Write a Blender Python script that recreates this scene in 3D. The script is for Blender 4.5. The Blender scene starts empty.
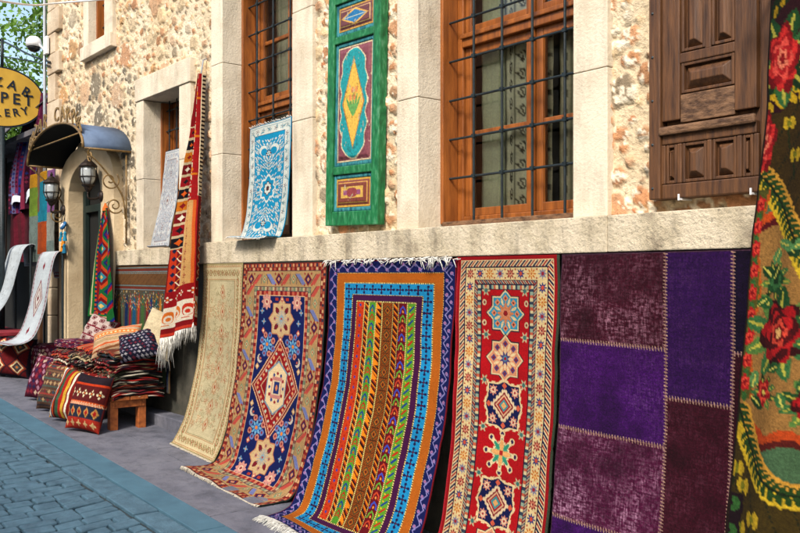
import bpy, bmesh, math, random
import numpy as np
from mathutils import Vector, Matrix, Euler
random.seed(7); rng = np.random.RandomState(7)
scene = bpy.context.scene
COL = scene.collection
PI = math.pi
# ------------------------------------------------------------------ camera frame
F = 890.0; VX, VY = -.779, .627; RX, RY = .627, .779
CAM = (0.0, -3.5, 1.75); SL = .0525
def gz(x): return -SL*x                       # the street climbs to the left
def at(px, py, y):                            # point of the place on the plane y = const
    u = (px-400)/F; t = (y-CAM[1])/(VY+RY*u)
    return Vector((t*(VX+RX*u), y, CAM[2]-t*(py-278)/F))
def wx(px, y=0.0): return at(px, 278, y).x
def ground(px, py):
    u = (px-400)/F; d = (py-278)/F
    t = CAM[2]/(d-SL*(VX+RX*u))
    x = t*(VX+RX*u); return Vector((x, CAM[1]+t*(VY+RY*u), gz(x)))
# ------------------------------------------------------------------ colours and materials
def lin(c): return c/12.92 if c <= .04045 else ((c+.055)/1.055)**2.4
def hx(s, k=1.0):
    return tuple(min(1, k*lin(int(s[i:i+2], 16)/255)) for i in (1, 3, 5))
def new_mat(name):
    m = bpy.data.materials.new(name); m.use_nodes = True
    nt = m.node_tree; return m, nt, nt.nodes, nt.links, nt.nodes['Principled BSDF']
def noise_node(N, L, tc, scale, detail=6, rough=.6, vec=None):
    n = N.new('ShaderNodeTexNoise'); n.inputs['Scale'].default_value = scale
    n.inputs['Detail'].default_value = detail; n.inputs['Roughness'].default_value = rough
    L.new(vec or tc, n.inputs['Vector']); return n
def mat(name, c1, c2=None, scale=6, rough=.8, bump=.2, bscale=40, metal=0, stretch=None, spec=.3, contrast=(.35, .65), c3=None, bdist=.01, grime=0):
    m, nt, N, L, P = new_mat(name)
    tcn = N.new('ShaderNodeTexCoord'); tc = tcn.outputs['Object']
    if stretch:
        mp = N.new('ShaderNodeMapping'); mp.inputs['Scale'].default_value = stretch
        L.new(tc, mp.inputs['Vector']); tc = mp.outputs['Vector']
    P.inputs['Roughness'].default_value = rough; P.inputs['Metallic'].default_value = metal
    P.inputs['Specular IOR Level'].default_value = spec
    c2 = c2 or tuple(v*.8 for v in c1)
    n = noise_node(N, L, tc, scale)
    r = N.new('ShaderNodeValToRGB'); r.color_ramp.elements[0].position = contrast[0]; r.color_ramp.elements[1].position = contrast[1]
    r.color_ramp.elements[0].color = (*c2, 1); r.color_ramp.elements[1].color = (*c1, 1)
    if c3:
        e = r.color_ramp.elements.new(contrast[0]*.5+contrast[1]*.5); e.color = (*c3, 1)
    L.new(n.outputs['Fac'], r.inputs['Fac']); out = r.outputs['Color']
    if grime:
        g1 = N.new('ShaderNodeMapping'); g1.inputs['Scale'].default_value = (9, 9, 1.3); L.new(tcn.outputs['Object'], g1.inputs['Vector'])
        g2 = noise_node(N, L, None, 1.0, 7, .7, g1.outputs['Vector']); g3 = noise_node(N, L, tcn.outputs['Object'], 38, 4, .7)
        for src, lo, hi, dk in ((g2, .34, .52, 1-grime), (g3, .30, .40, 1-grime*1.3)):
            q = N.new('ShaderNodeMapRange'); q.inputs['From Min'].default_value = lo; q.inputs['From Max'].default_value = hi; q.inputs['To Min'].default_value = dk; q.inputs['To Max'].default_value = 1
            L.new(src.outputs['Fac'], q.inputs['Value']); v = N.new('ShaderNodeVectorMath'); v.operation = 'SCALE'; L.new(out, v.inputs[0]); L.new(q.outputs['Result'], v.inputs['Scale']); out = v.outputs['Vector']
    L.new(out, P.inputs['Base Color'])
    b = N.new('ShaderNodeBump'); b.inputs['Strength'].default_value = bump; b.inputs['Distance'].default_value = bdist
    n2 = noise_node(N, L, tc, bscale, 8, .65); L.new(n2.outputs['Fac'], b.inputs['Height'])
    L.new(b.outputs['Normal'], P.inputs['Normal'])
    return m
def attr_mat(name, rough=.95, nscale=250, namt=.25, bump=.4, bdist=.003, sheen=0, big=0, spec=.15):
    m, nt, N, L, P = new_mat(name)
    P.inputs['Roughness'].default_value = rough; P.inputs['Specular IOR Level'].default_value = spec
    if sheen: P.inputs['Sheen Weight'].default_value = sheen
    a = N.new('ShaderNodeAttribute'); a.attribute_name = 'Col'
    tc = N.new('ShaderNodeTexCoord').outputs['Object']
    n = noise_node(N, L, tc, nscale, 3, .6)
    mr = N.new('ShaderNodeMapRange'); mr.inputs['From Min'].default_value = .3; mr.inputs['From Max'].default_value = .7
    mr.inputs['To Min'].default_value = 1-namt; mr.inputs['To Max'].default_value = 1+namt
    L.new(n.outputs['Fac'], mr.inputs['Value'])
    vm = N.new('ShaderNodeVectorMath'); vm.operation = 'SCALE'
    L.new(a.outputs['Color'], vm.inputs[0]); L.new(mr.outputs['Result'], vm.inputs['Scale'])
    out = vm.outputs['Vector']
    if big:
        n3 = noise_node(N, L, tc, 3.0, 6, .65)
        m3 = N.new('ShaderNodeMapRange'); m3.inputs['From Min'].default_value = .3; m3.inputs['From Max'].default_value = .7
        m3.inputs['To Min'].default_value = 1-big; m3.inputs['To Max'].default_value = 1+big
        L.new(n3.outputs['Fac'], m3.inputs['Value'])
        v3 = N.new('ShaderNodeVectorMath'); v3.operation = 'SCALE'
        L.new(out, v3.inputs[0]); L.new(m3.outputs['Result'], v3.inputs['Scale']); out = v3.outputs['Vector']
    L.new(out, P.inputs['Base Color'])
    b = N.new('ShaderNodeBump'); b.inputs['Strength'].default_value = bump; b.inputs['Distance'].default_value = bdist
    L.new(n.outputs['Fac'], b.inputs['Height']); L.new(b.outputs['Normal'], P.inputs['Normal'])
    return m
def glass_mat(name, tint=(.92, .95, .9), base=.02):
    m, nt, N, L, P = new_mat(name); N.remove(P)
    o = N['Material Output']; t = N.new('ShaderNodeBsdfTransparent'); t.inputs['Color'].default_value = (*tint, 1)
    g = N.new('ShaderNodeBsdfGlossy'); g.inputs['Roughness'].default_value = .03
    lw = N.new('ShaderNodeFresnel'); lw.inputs['IOR'].default_value = 1.5
    ad = N.new('ShaderNodeMath'); ad.operation = 'ADD'; ad.inputs[1].default_value = base; ad.use_clamp = True
    L.new(lw.outputs['Fac'], ad.inputs[0])
    tc = N.new('ShaderNodeTexCoord').outputs['Object']; n = noise_node(N, L, tc, 2.5, 2)
    b = N.new('ShaderNodeBump'); b.inputs['Strength'].default_value = .12; b.inputs['Distance'].default_value = .02
    L.new(n.outputs['Fac'], b.inputs['Height']); L.new(b.outputs['Normal'], g.inputs['Normal'])
    mx = N.new('ShaderNodeMixShader'); L.new(ad.outputs[0], mx.inputs[0]); L.new(t.outputs[0], mx.inputs[1]); L.new(g.outputs[0], mx.inputs[2])
    L.new(mx.outputs[0], o.inputs['Surface']); return m
M = dict(
    limestone=mat('limestone', (.66, .575, .44), (.47, .385, .27), 3.0, .9, .7, 60, bdist=.008, contrast=(.28, .55), grime=.22),
    ledge=mat('ledge_stone', (.60, .51, .37), (.24, .19, .13), 4.5, .92, 1.0, 38, bdist=.016, contrast=(.3, .58), c3=(.50, .42, .29), grime=.35),
    portal=mat('portal_stone', (.62, .49, .31), (.42, .31, .18), 2.5, .9, .6, 40, contrast=(.3, .65)),
    plinth=mat('dark_plinth', (.085, .075, .055), (.035, .035, .026), 4, .9, .6, 20),
    orange=mat('varnished_wood', (.34, .105, .018), (.12, .032, .006), 4, .38, .25, 30, stretch=(6, 6, .7), spec=.5, contrast=(.3, .7)),
    bench=mat('orange_bench_wood', (.42, .12, .03), (.2, .05, .014), 5, .5, .2, 30, stretch=(1, 5, 5)),
    brown=mat('dark_brown_wood', (.135, .055, .018), (.035, .014, .006), 5, .55, .7, 16, stretch=(9, 9, .8), spec=.4, contrast=(.3, .7), bdist=.004),
    wornbrown=mat('worn_brown_wood', (.19, .10, .05), (.055, .026, .013), 7, .6, .6, 18, stretch=(2.5, 6, 6), contrast=(.35, .6)),
    iron=mat('painted_iron', (.012, .022, .026), (.006, .01, .012), 30, .5, .2, 60, spec=.4),
    rust=mat('bronze_iron', (.035, .022, .016), (.016, .011, .009), 30, .5, .3, 60, metal=.3),
    gold=mat('gold_iron', (.24, .145, .045), (.10, .06, .025), 20, .5, .2, 60),
    bluemetal=mat('blue_sheet_metal', (.11, .16, .25), (.06, .09, .15), 4, .7, .3, 8, metal=.05),
    darkgreen=mat('dark_green_paint', (.010, .022, .018), (.005, .011, .009), 5, .6, .2, 20),
    greenp=mat('green_paint', (.10, .27, .15), (.003, .055, .016), 12, .5, .5, 26, stretch=(3, 3, 1.1), contrast=(.28, .78), bdist=.005, spec=.4, c3=(.010, .15, .045)),
    tealp=mat('teal_paint', (.05, .25, .27), (.006, .07, .09), 11, .5, .6, 26, stretch=(4, 4, 1), bdist=.004),
    maroonp=mat('maroon_paint', (.16, .04, .045), (.07, .015, .02), 9, .55, .5, 26),
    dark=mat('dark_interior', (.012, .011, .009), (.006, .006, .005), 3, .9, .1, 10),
    room=mat('room_wall', (.10, .11, .07), (.06, .065, .045), 2, .9, .1, 10),
    white=mat('white_plastic', (.7, .7, .7), (.6, .6, .6), 10, .4, .05, 30),
    steel=mat('grey_steel', (.3, .32, .34), (.2, .22, .24), 10, .4, .1, 30, metal=.6),
    black=mat('black_plastic', (.01, .01, .012), (.006, .006, .007), 10, .3, .05, 30),
    milk=mat('milky_lamp_glass', (.42, .45, .45), (.3, .32, .33), 8, .15, .05, 30, spec=.6),
    signy=mat('yellow_sign_paint', (.62, .37, .05), (.5, .29, .04), 3, .5, .1, 30),
    signk=mat('navy_lettering', (.012, .02, .035), (.01, .015, .025), 10, .5, .05, 30),
    fringe=mat('cotton_fringe', (.60, .54, .43), (.42, .36, .27), 30, .95, .4, 200),
    fringew=mat('white_cotton_fringe', (.72, .70, .64), (.5, .48, .42), 30, .95, .4, 200),
    pave=mat('pavement_stone', (.15, .15, .175), (.07, .075, .095), 3.0, .8, .7, 24, contrast=(.3, .65), c3=(.125, .125, .15), grime=.3),
    band=mat('kerb_band_stone', (.068, .15, .20), (.045, .10, .14), 5, .75, .5, 120, contrast=(.3, .7), bdist=.004),
    cobble=mat('cobble_stone', (.085, .17, .225), (.038, .085, .12), 9, .62, .8, 45, contrast=(.3, .7), bdist=.012, spec=.45),
    joint=mat('joint_sand', (.045, .065, .07), (.022, .032, .036), 14, .95, .8, 60),
    ground=mat('earth', (.12, .11, .09), (.08, .07, .06), .3, .95, .4, 5),
    bark=mat('bark', (.09, .065, .045), (.04, .03, .02), 8, .95, .9, 20, stretch=(3, 3, .6)),
    redcloth=mat('red_cloth', (.25, .02, .03), (.13, .01, .015), 8, .9, .3, 100),
    tarp=mat('grey_canvas', (.13, .12, .13), (.07, .065, .07), 3, .9, .3, 60),
    rug=attr_mat('knotted_wool', big=.12), kilim=attr_mat('flat_weave', nscale=180, namt=.2, bump=.5),
    worn=attr_mat('worn_dyed_wool', nscale=120, namt=.45, bump=.5, big=.2),
    rubble=attr_mat('rubble_stone', rough=.93, nscale=45, namt=.16, bump=1.0, bdist=.012, big=.1, spec=.1),
    paint=attr_mat('old_painted_panel', rough=.5, nscale=60, namt=.3, bump=.5, spec=.4),
    lace=attr_mat('lace_cloth', rough=.9, nscale=90, namt=.1, bump=.2),
    glass=glass_mat('window_glass'),
)
def leafmat():
    m, nt, N, L, P = new_mat('leaves')
    a = N.new('ShaderNodeAttribute'); a.attribute_name = 'Col'; L.new(a.outputs['Color'], P.inputs['Base Color'])
    P.inputs['Roughness'].default_value = .55
    tr = N.new('ShaderNodeBsdfTranslucent'); L.new(a.outputs['Color'], tr.inputs['Color'])
    mx = N.new('ShaderNodeMixShader'); mx.inputs[0].default_value = .45
    L.new(P.outputs[0], mx.inputs[1]); L.new(tr.outputs[0], mx.inputs[2]); L.new(mx.outputs[0], N['Material Output'].inputs['Surface'])
    return m
M['leaf'] = leafmat()
# ------------------------------------------------------------------ object helpers
ORG = {}
def tag(o, label=None, cat=None, group=None, kind=None):
    if label: o['label'] = label
    if cat: o['category'] = cat
    if group: o['group'] = group
    if kind: o['kind'] = kind
    return o
def thing(name, loc, label, cat, group=None):
    e = bpy.data.objects.new(name, None); COL.objects.link(e); e.location = loc; e.empty_display_size = .1
    ORG[e.name] = Vector(loc); return tag(e, label, cat, group)
def link(name, V, Fc, m, parent=None, col=None, smooth=False, origin=None):
    V = np.asarray(V, dtype=np.float64).reshape(-1, 3)
    if parent is not None: off = ORG[parent.name]
    elif origin is not None: off = Vector(origin)
    else:
        lo = V.min(0); hi = V.max(0); off = Vector(((lo[0]+hi[0])/2, (lo[1]+hi[1])/2, lo[2]))
    V = V-np.array(off)
    me = bpy.data.meshes.new(name)
    if isinstance(Fc, np.ndarray):
        n = len(Fc); me.vertices.add(len(V)); me.vertices.foreach_set('co', V.astype(np.float32).ravel())
        me.loops.add(n*4); me.loops.foreach_set('vertex_index', Fc.astype(np.int32).ravel())
        me.polygons.add(n); me.polygons.foreach_set('loop_start', np.arange(0, n*4, 4, dtype=np.int32))
        me.update(calc_edges=True); me.validate()
    else:
        me.from_pydata([tuple(v) for v in V], [], Fc); me.update()
    if col is not None:
        a = me.color_attributes.new('Col', 'FLOAT_COLOR', 'POINT')
        c = np.ones((len(V), 4), np.float32); c[:, :3] = np.clip(np.asarray(col).reshape(-1, 3), 0, 1)
        a.data.foreach_set('color', c.ravel())
    if smooth: me.polygons.foreach_set('use_smooth', [True]*len(me.polygons))
    me.materials.append(M[m] if isinstance(m, str) else m)
    o = bpy.data.objects.new(name, me); COL.objects.link(o)
    if parent is not None: o.parent = parent; ORG[o.name] = off
    else: o.location = off; ORG[o.name] = off
    return o
def bevel(o, w=.004, seg=2):
    b = o.modifiers.new('Bevel', 'BEVEL'); b.width = w; b.segments = seg; b.limit_method = 'ANGLE'; return o
class MB:
    def __init__(s): s.v = []; s.f = []; s.sm = False
    def box(s, x0, x1, y0, y1, z0, z1, mtx=None, jit=0):
        b = len(s.v)
        for z in (z0, z1):
            for x, y in ((x0, y0), (x1, y0), (x1, y1), (x0, y1)):
                p = Vector((x+random.uniform(-jit, jit), y+random.uniform(-jit, jit), z+random.uniform(-jit, jit)))
                s.v.append(mtx @ p if mtx else p)
        for q in ((3, 2, 1, 0), (4, 5, 6, 7), (0, 1, 5, 4), (1, 2, 6, 5), (2, 3, 7, 6), (3, 0, 4, 7)): s.f.append(tuple(b+i for i in q))
        return s
    def prism(s, poly, y0, y1, mtx=None):        # polygon in x,z extruded along y
        b = len(s.v); n = len(poly)
        for y in (y0, y1):
            for x, z in poly:
                p = Vector((x, y, z)); s.v.append(mtx @ p if mtx else p)
        s.f.append(tuple(range(b, b+n))); s.f.append(tuple(range(b+2*n-1, b+n-1, -1)))
        for i in range(n):
            j = (i+1) % n; s.f.append((b+i, b+n+i, b+n+j, b+j))
        return s
    def tube(s, pts, r, n=8, r1=None):
        pts = [Vector(p) for p in pts]; b = len(s.v); m = len(pts)
        up = Vector((0, 0, 1))
        for i, p in enumerate(pts):
            d = (pts[min(i+1, m-1)]-pts[max(i-1, 0)]).normalized()
            a = d.cross(up)
            if a.length < .1: a = d.cross(Vector((1, 0, 0)))
            a.normalize(); c = d.cross(a)
            rr = r if r1 is None else r+(r1-r)*i/(m-1)
            for k in range(n):
                t = 2*PI*k/n; s.v.append(p+a*rr*math.cos(t)+c*rr*math.sin(t))
        for i in range(m-1):
            for k in range(n):
                k2 = (k+1) % n; s.f.append((b+i*n+k, b+i*n+k2, b+(i+1)*n+k2, b+(i+1)*n+k))
        s.f.append(tuple(b+k for k in range(n-1, -1, -1))); s.f.append(tuple(b+(m-1)*n+k for k in range(n)))
        return s
    def lathe(s, c, prof, n=16, mtx=None):       # prof list of (r, z) about vertical axis
        b = len(s.v); c = Vector(c)
        for r, z in prof:
            for k in range(n):
                t = 2*PI*k/n; p = Vector((r*math.cos(t), r*math.sin(t), z)); s.v.append(c+(mtx @ p if mtx else p))
        for i in range(len(prof)-1):
            for k in range(n):
                k2 = (k+1) % n; s.f.append((b+i*n+k, b+i*n+k2, b+(i+1)*n+k2, b+(i+1)*n+k))
        s.f.append(tuple(b+k for k in range(n-1, -1, -1))); s.f.append(tuple(b+(len(prof)-1)*n+k for k in range(n)))
        return s
    def build(s, name, m, parent=None, bev=0, smooth=False, origin=None):
        o = link(name, [tuple(v) for v in s.v], s.f, m, parent, smooth=smooth, origin=origin)
        if bev: bevel(o, bev)
        return o
def vn(X, Y, sc, seed=0):                        # smooth value noise 0..1
    r = np.random.RandomState(seed); T = r.rand(64, 64)
    x = X/sc+100; y = Y/sc+100; xi = np.floor(x).astype(int); yi = np.floor(y).astype(int)
    fx = x-xi; fy = y-yi; fx = fx*fx*(3-2*fx); fy = fy*fy*(3-2*fy)
    g = lambda a, b: T[a % 64, b % 64]
    return (g(xi, yi)*(1-fx)+g(xi+1, yi)*fx)*(1-fy)+(g(xi, yi+1)*(1-fx)+g(xi+1, yi+1)*fx)*fy
def fbm(X, Y, sc, seed=0, o=4):
    t = 0; a = .5; n = 0
    for i in range(o): t = t+a*vn(X, Y, sc/2**i, seed+i); n += a; a *= .55
    return t/n
# ------------------------------------------------------------------ pattern canvas (centimetres) knotted into the rug meshes
RK = .62
class CV:
    def __init__(s, w, h, k, c, g=RK):
        s.w, s.h, s.g = w, h, g; s.W = int(w*k); s.H = int(h*k)
        s.X, s.Y = np.meshgrid(np.linspace(0, w, s.W), np.linspace(0, h, s.H))
        s.i = np.zeros((s.H, s.W, 3)); s.i[:] = hx(c, g)
    def put(s, m, c): s.i[m] = hx(c, s.g)
    def rect(s, x0, y0, x1, y1, c): s.put((s.X >= x0) & (s.X < x1) & (s.Y >= y0) & (s.Y < y1), c)
    def dia(s, cx, cy, rx, ry, c): s.put(abs(s.X-cx)/rx+abs(s.Y-cy)/ry < 1, c)
    def ell(s, cx, cy, rx, ry, c): s.put(((s.X-cx)/rx)**2+((s.Y-cy)/ry)**2 < 1, c)
    def star(s, cx, cy, r, c, n=8, k=.72, a0=0, ry=None):
        dx = s.X-cx; dy = (s.Y-cy)*(r/(ry or r)); R = np.hypot(dx, dy); A = np.arctan2(dy, dx)+a0
        q = abs(((A*n/(2*PI)) % 1)-.5)*2        # 1 on the points, 0 between
        s.put(R < r*(k+(1-k)*q**1.3), c)
    def st8(s, cx, cy, r, c, ry=None):
        x = abs(s.X-cx)/r; y = abs(s.Y-cy)/(ry or r); s.put(np.minimum(np.maximum(x, y), (x+y)/1.414) < .72, c)
    def ros(s, cx, cy, r, c1, c2, c3, n=8):
        dx = s.X-cx; dy = s.Y-cy; R = np.hypot(dx, dy); A = np.arctan2(dy, dx)
        s.put(R < r*(.72+.28*np.cos(n*A)), c1); s.put(R < r*(.5+.15*np.cos(n*A+PI)), c2); s.put(R < r*.25, c3)
    def line(s, x0, y0, x1, y1, t, c):
        dx, dy = x1-x0, y1-y0; q = np.clip(((s.X-x0)*dx+(s.Y-y0)*dy)/(dx*dx+dy*dy+1e-9), 0, 1)
        s.put(np.hypot(s.X-x0-q*dx, s.Y-y0-q*dy) < t, c)
    def ins(s): return np.minimum(np.minimum(s.X, s.w-s.X), np.minimum(s.Y, s.h-s.Y))
    def frame(s, a, b, c): d = s.ins(); s.put((d >= a) & (d < b), c)
    def along(s, ins, sp, fn):
        i = 0; n = max(1, round((s.w-2*ins)/sp)); d = (s.w-2*ins)/n
        for k in range(n+1):
            for y in (ins, s.h-ins): fn(ins+k*d, y, True, k)
        n = max(1, round((s.h-2*ins)/sp)); d = (s.h-2*ins)/n
        for k in range(1, n):
            for x in (ins, s.w-ins): fn(x, ins+k*d, False, k)
    def checks(s, a, b, per, cs):                # little repeated blocks around a guard stripe
        d = s.ins(); m = (d >= a) & (d < b)
        hor = (np.minimum(s.Y, s.h-s.Y) <= np.minimum(s.X, s.w-s.X)); t = np.where(hor, s.X, s.Y)
        idx = (np.floor(t/per)).astype(int) % len(cs)
        for k, c in enumerate(cs):
            if c: s.put(m & (idx == k), c)
    def leaf(s, cx, cy, ln, wd, ang, c):
        dx = s.X-cx; dy = s.Y-cy; a = dx*math.cos(ang)+dy*math.sin(ang); b = -dx*math.sin(ang)+dy*math.cos(ang)
        q = np.clip(a/ln, 0, 1); s.put((a > 0) & (a < ln) & (abs(b) < wd*np.sin(PI*q)**.7), c)
    def rose(s, cx, cy, r, cs=('#5a0a12', '#c8202c', '#8a0e1a', '#ef5a50', '#a81420', '#5a0a12')):
        dx = s.X-cx; dy = s.Y-cy; A = np.arctan2(dy, dx); R = np.hypot(dx, dy)
        for k, c in enumerate(cs):
            rr = r*(1-k/len(cs)*.95); s.put(R < rr*(1+.16*np.cos((5 if k % 2 else 4)*A+k*1.3)), c)
    def grain(s, a=.12, streak=.1, seed=1):
        r = np.random.RandomState(seed)
        s.i *= 1+a*(r.rand(s.H, s.W, 1)*2-1)
        s.i *= 1+streak*(r.rand(s.H, 1, 1)*2-1)*.7
        s.i *= (1+.3*(fbm(s.X, s.Y, 35, seed)-.5))[..., None]
        s.i = np.clip(s.i, 0, 1)**1.14
        return s
def crom(P, n):                                  # smooth curve through control points, n samples
    P = np.array([tuple(p) for p in P], float); Q = np.vstack([2*P[0]-P[1], P, 2*P[-1]-P[-2]]); out = []
    for i in range(len(P)-1):
        a, b, c, d = Q[i:i+4]
        for t in np.linspace(0, 1, 24, endpoint=False):
            out.append(.5*((2*b)+(c-a)*t+(2*a-5*b+4*c-d)*t*t+(3*b-a-3*c+d)*t**3))
    out.append(P[-1]); out = np.array(out); s = np.r_[0, np.cumsum(np.linalg.norm(np.diff(out, axis=0), axis=1))]
    t = np.linspace(0, s[-1], n); return np.stack([np.interp(t, s, out[:, k]) for k in range(3)], 1)
def gridfaces(H, W):
    i = np.arange(H*W).reshape(H, W); return np.stack([i[:-1, :-1], i[1:, :-1], i[1:, 1:], i[:-1, 1:]], -1).reshape(-1, 4)
def rug(name, Lp, Rp, cv, label, cat='rug', group=None, m='rug', thick=.008, rip=None, mid=None, parent=None):
    Lc = crom(Lp, cv.H); Rc = crom(Rp, cv.H)
    u = np.linspace(0, 1, cv.W)[None, :, None]; P = Lc[:, None]*(1-u)+Rc[:, None]*u
    if mid is not None: P = P+crom(mid, cv.H)[:, None]*(4*u*(1-u))
    U, V = np.meshgrid(np.linspace(0, 1, cv.W), np.linspace(0, 1, cv.H))
    if rip: P = P+rip(U, V)
    sd_ = len(COL.objects); P[..., 1] += .016*(fbm(U*cv.w, V*cv.h, 26, sd_ % 50, 3)-.5)*np.clip(V*12, 0, 1)*np.clip((1-V)*12, .2, 1); P[..., 0] += (.010*(fbm(V*cv.h, V*3, 18, sd_ % 31, 2)-.5)*np.sign(U-.5)*np.clip(abs(U-.5)*2, 0, 1))
    o = link(name, P.reshape(-1, 3), gridfaces(cv.H, cv.W), m, parent, col=cv.i, smooth=True)
    s = o.modifiers.new('Solidify', 'SOLIDIFY'); s.thickness = thick; s.offset = 0
    if label: tag(o, label, cat, group)
    return o, P
def fringe(parent, row, dr, n, ln, m='fringe', r=.0028, jit=.25, name='fringe', gl=False):
    b = MB(); row = np.asarray(row); dr = Vector(dr)
    for k in range(n):
        t = (k+.5)/n*(len(row)-1); i = min(int(t), len(row)-2); p = Vector(row[i]*(1-(t-i))+row[i+1]*(t-i))
        l = ln*random.uniform(.65, 1.15); d = (dr+Vector([random.uniform(-jit, jit) for _ in range(3)])).normalized()
        q1 = p+d*l*.5+Vector([random.uniform(-.1, .1)*l for _ in range(3)]); q2 = q1+(dr.normalized()+Vector([random.uniform(-jit, jit) for _ in range(3)])).normalized()*l*.5
        if gl:
            q1.z = max(q1.z, gz(q1.x)+.004); q2.z = gz(q2.x)+.004
        b.tube([p, q1, q2], r, 4, r*.5)
    return b.build(name, m, parent, smooth=True)

# ================================================================== SETTING: ground
X0, X1 = -32, 6
def strip(name, ya, yb, dz, m, x0=X0, x1=X1):
    v = [(x0, ya, gz(x0)+dz), (x1, ya, gz(x1)+dz), (x1, yb, gz(x1)+dz), (x0, yb, gz(x0)+dz)]
    return tag(link(name, v, [(0, 1, 2, 3)], m, origin=(0, 0, 0)), kind='structure')
v = [(-300, -300, gz(-300)-.06), (200, -300, gz(200)-.06), (200, 300, gz(200)-.06), (-300, 300, gz(-300)-.06)]
tag(link('ground', v, [(0, 1, 2, 3)], 'ground', origin=(0, 0, 0)), kind='structure')
strip('road_bed', -9, -.93, -.022, 'joint')
# pavement slabs, one sheet of laid stones
def stones(name, m, rows, gap, top, h, rot=0, jit=.004, bev=.006, xr=(X0, X1)):
    b = MB()
    for (ya, yb, lmin, lmax) in rows:
        x = xr[0]+random.uniform(0, .3)
        while x < xr[1]:
            l = random.uniform(lmin, lmax); j = random.uniform(-jit, jit)
            xa, xb = x+gap/2, x+l-gap/2; i0 = len(b.v)
            for z in (-h, 0):
                for (xx, yy) in ((xa, ya+gap/2), (xb, ya+gap/2), (xb, yb-gap/2), (xa, yb-gap/2)):
                    q = random.uniform(-gap, gap)*.35
                    b.v.append(Vector((xx+q+rot*yy, yy+random.uniform(-gap, gap)*.3, gz(xx)+top+z+(j if z == 0 else 0)+random.uniform(-jit, jit)*.5)))
            for q in ((4, 5, 6, 7), (0, 1, 5, 4), (1, 2, 6, 5), (2, 3, 7, 6), (3, 0, 4, 7)): b.f.append(tuple(i0+i for i in q))
            x += l
    o = b.build(name, m, origin=(0, 0, 0)); bevel(o, bev, 2); return tag(o, kind='structure')
stones('pavement', 'pave', [(-.95, -.5, .45, .8), (-.5, -.05, .45, .8), (-.05, .4, .6, .9), (.4, 1.0, .6, .9), (1.0, 1.6, .6, .9)], .008, 0, .03, jit=.002, bev=.003)
stones('kerb_band', 'band', [(-1.15, -.95, .9, 1.5)], .006, .003, .03, jit=.001, bev=.004)
stones('kerb_stones', 'cobble', [(-1.33, -1.15, .38, .52)], .016, 0, .03, jit=.003, bev=.007)
# cobbled road: courses run across the street, stones long in y
def cobbles():
    b = MB(); x = -16.0
    while x < 3:
        wdt = random.uniform(.10, .125); y = -1.335-random.uniform(0, .02); first = True
        while y > -6.6:
            l = random.uniform(.14, .26)
            if first: l = random.uniform(.1, .3); first = False
            g = .014; j = random.uniform(-.004, .004); i0 = len(b.v); ob = -.16   # slightly oblique courses
            for z in (-.03, 0):
                for (xx, yy) in ((x+g/2, y-l+g/2), (x+wdt-g/2, y-l+g/2), (x+wdt-g/2, y-g/2), (x+g/2, y-g/2)):
                    xs = xx+ob*(yy+1.33)+.012*math.sin(yy*7+x)+random.uniform(-.005, .005)
                    b.v.append(Vector((xs, yy+random.uniform(-.005, .005), gz(xs)+z+(j+random.uniform(-.003, .003) if z == 0 else 0))))
            for q in ((4, 5, 6, 7), (0, 1, 5, 4), (1, 2, 6, 5), (2, 3, 7, 6), (3, 0, 4, 7)): b.f.append(tuple(i0+i for i in q))
            y -= l
        x += wdt
    o = b.build('cobbled_road', 'cobble', origin=(0, 0, 0)); bevel(o, .009, 2); tag(o, kind='structure')
cobbles()

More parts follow.
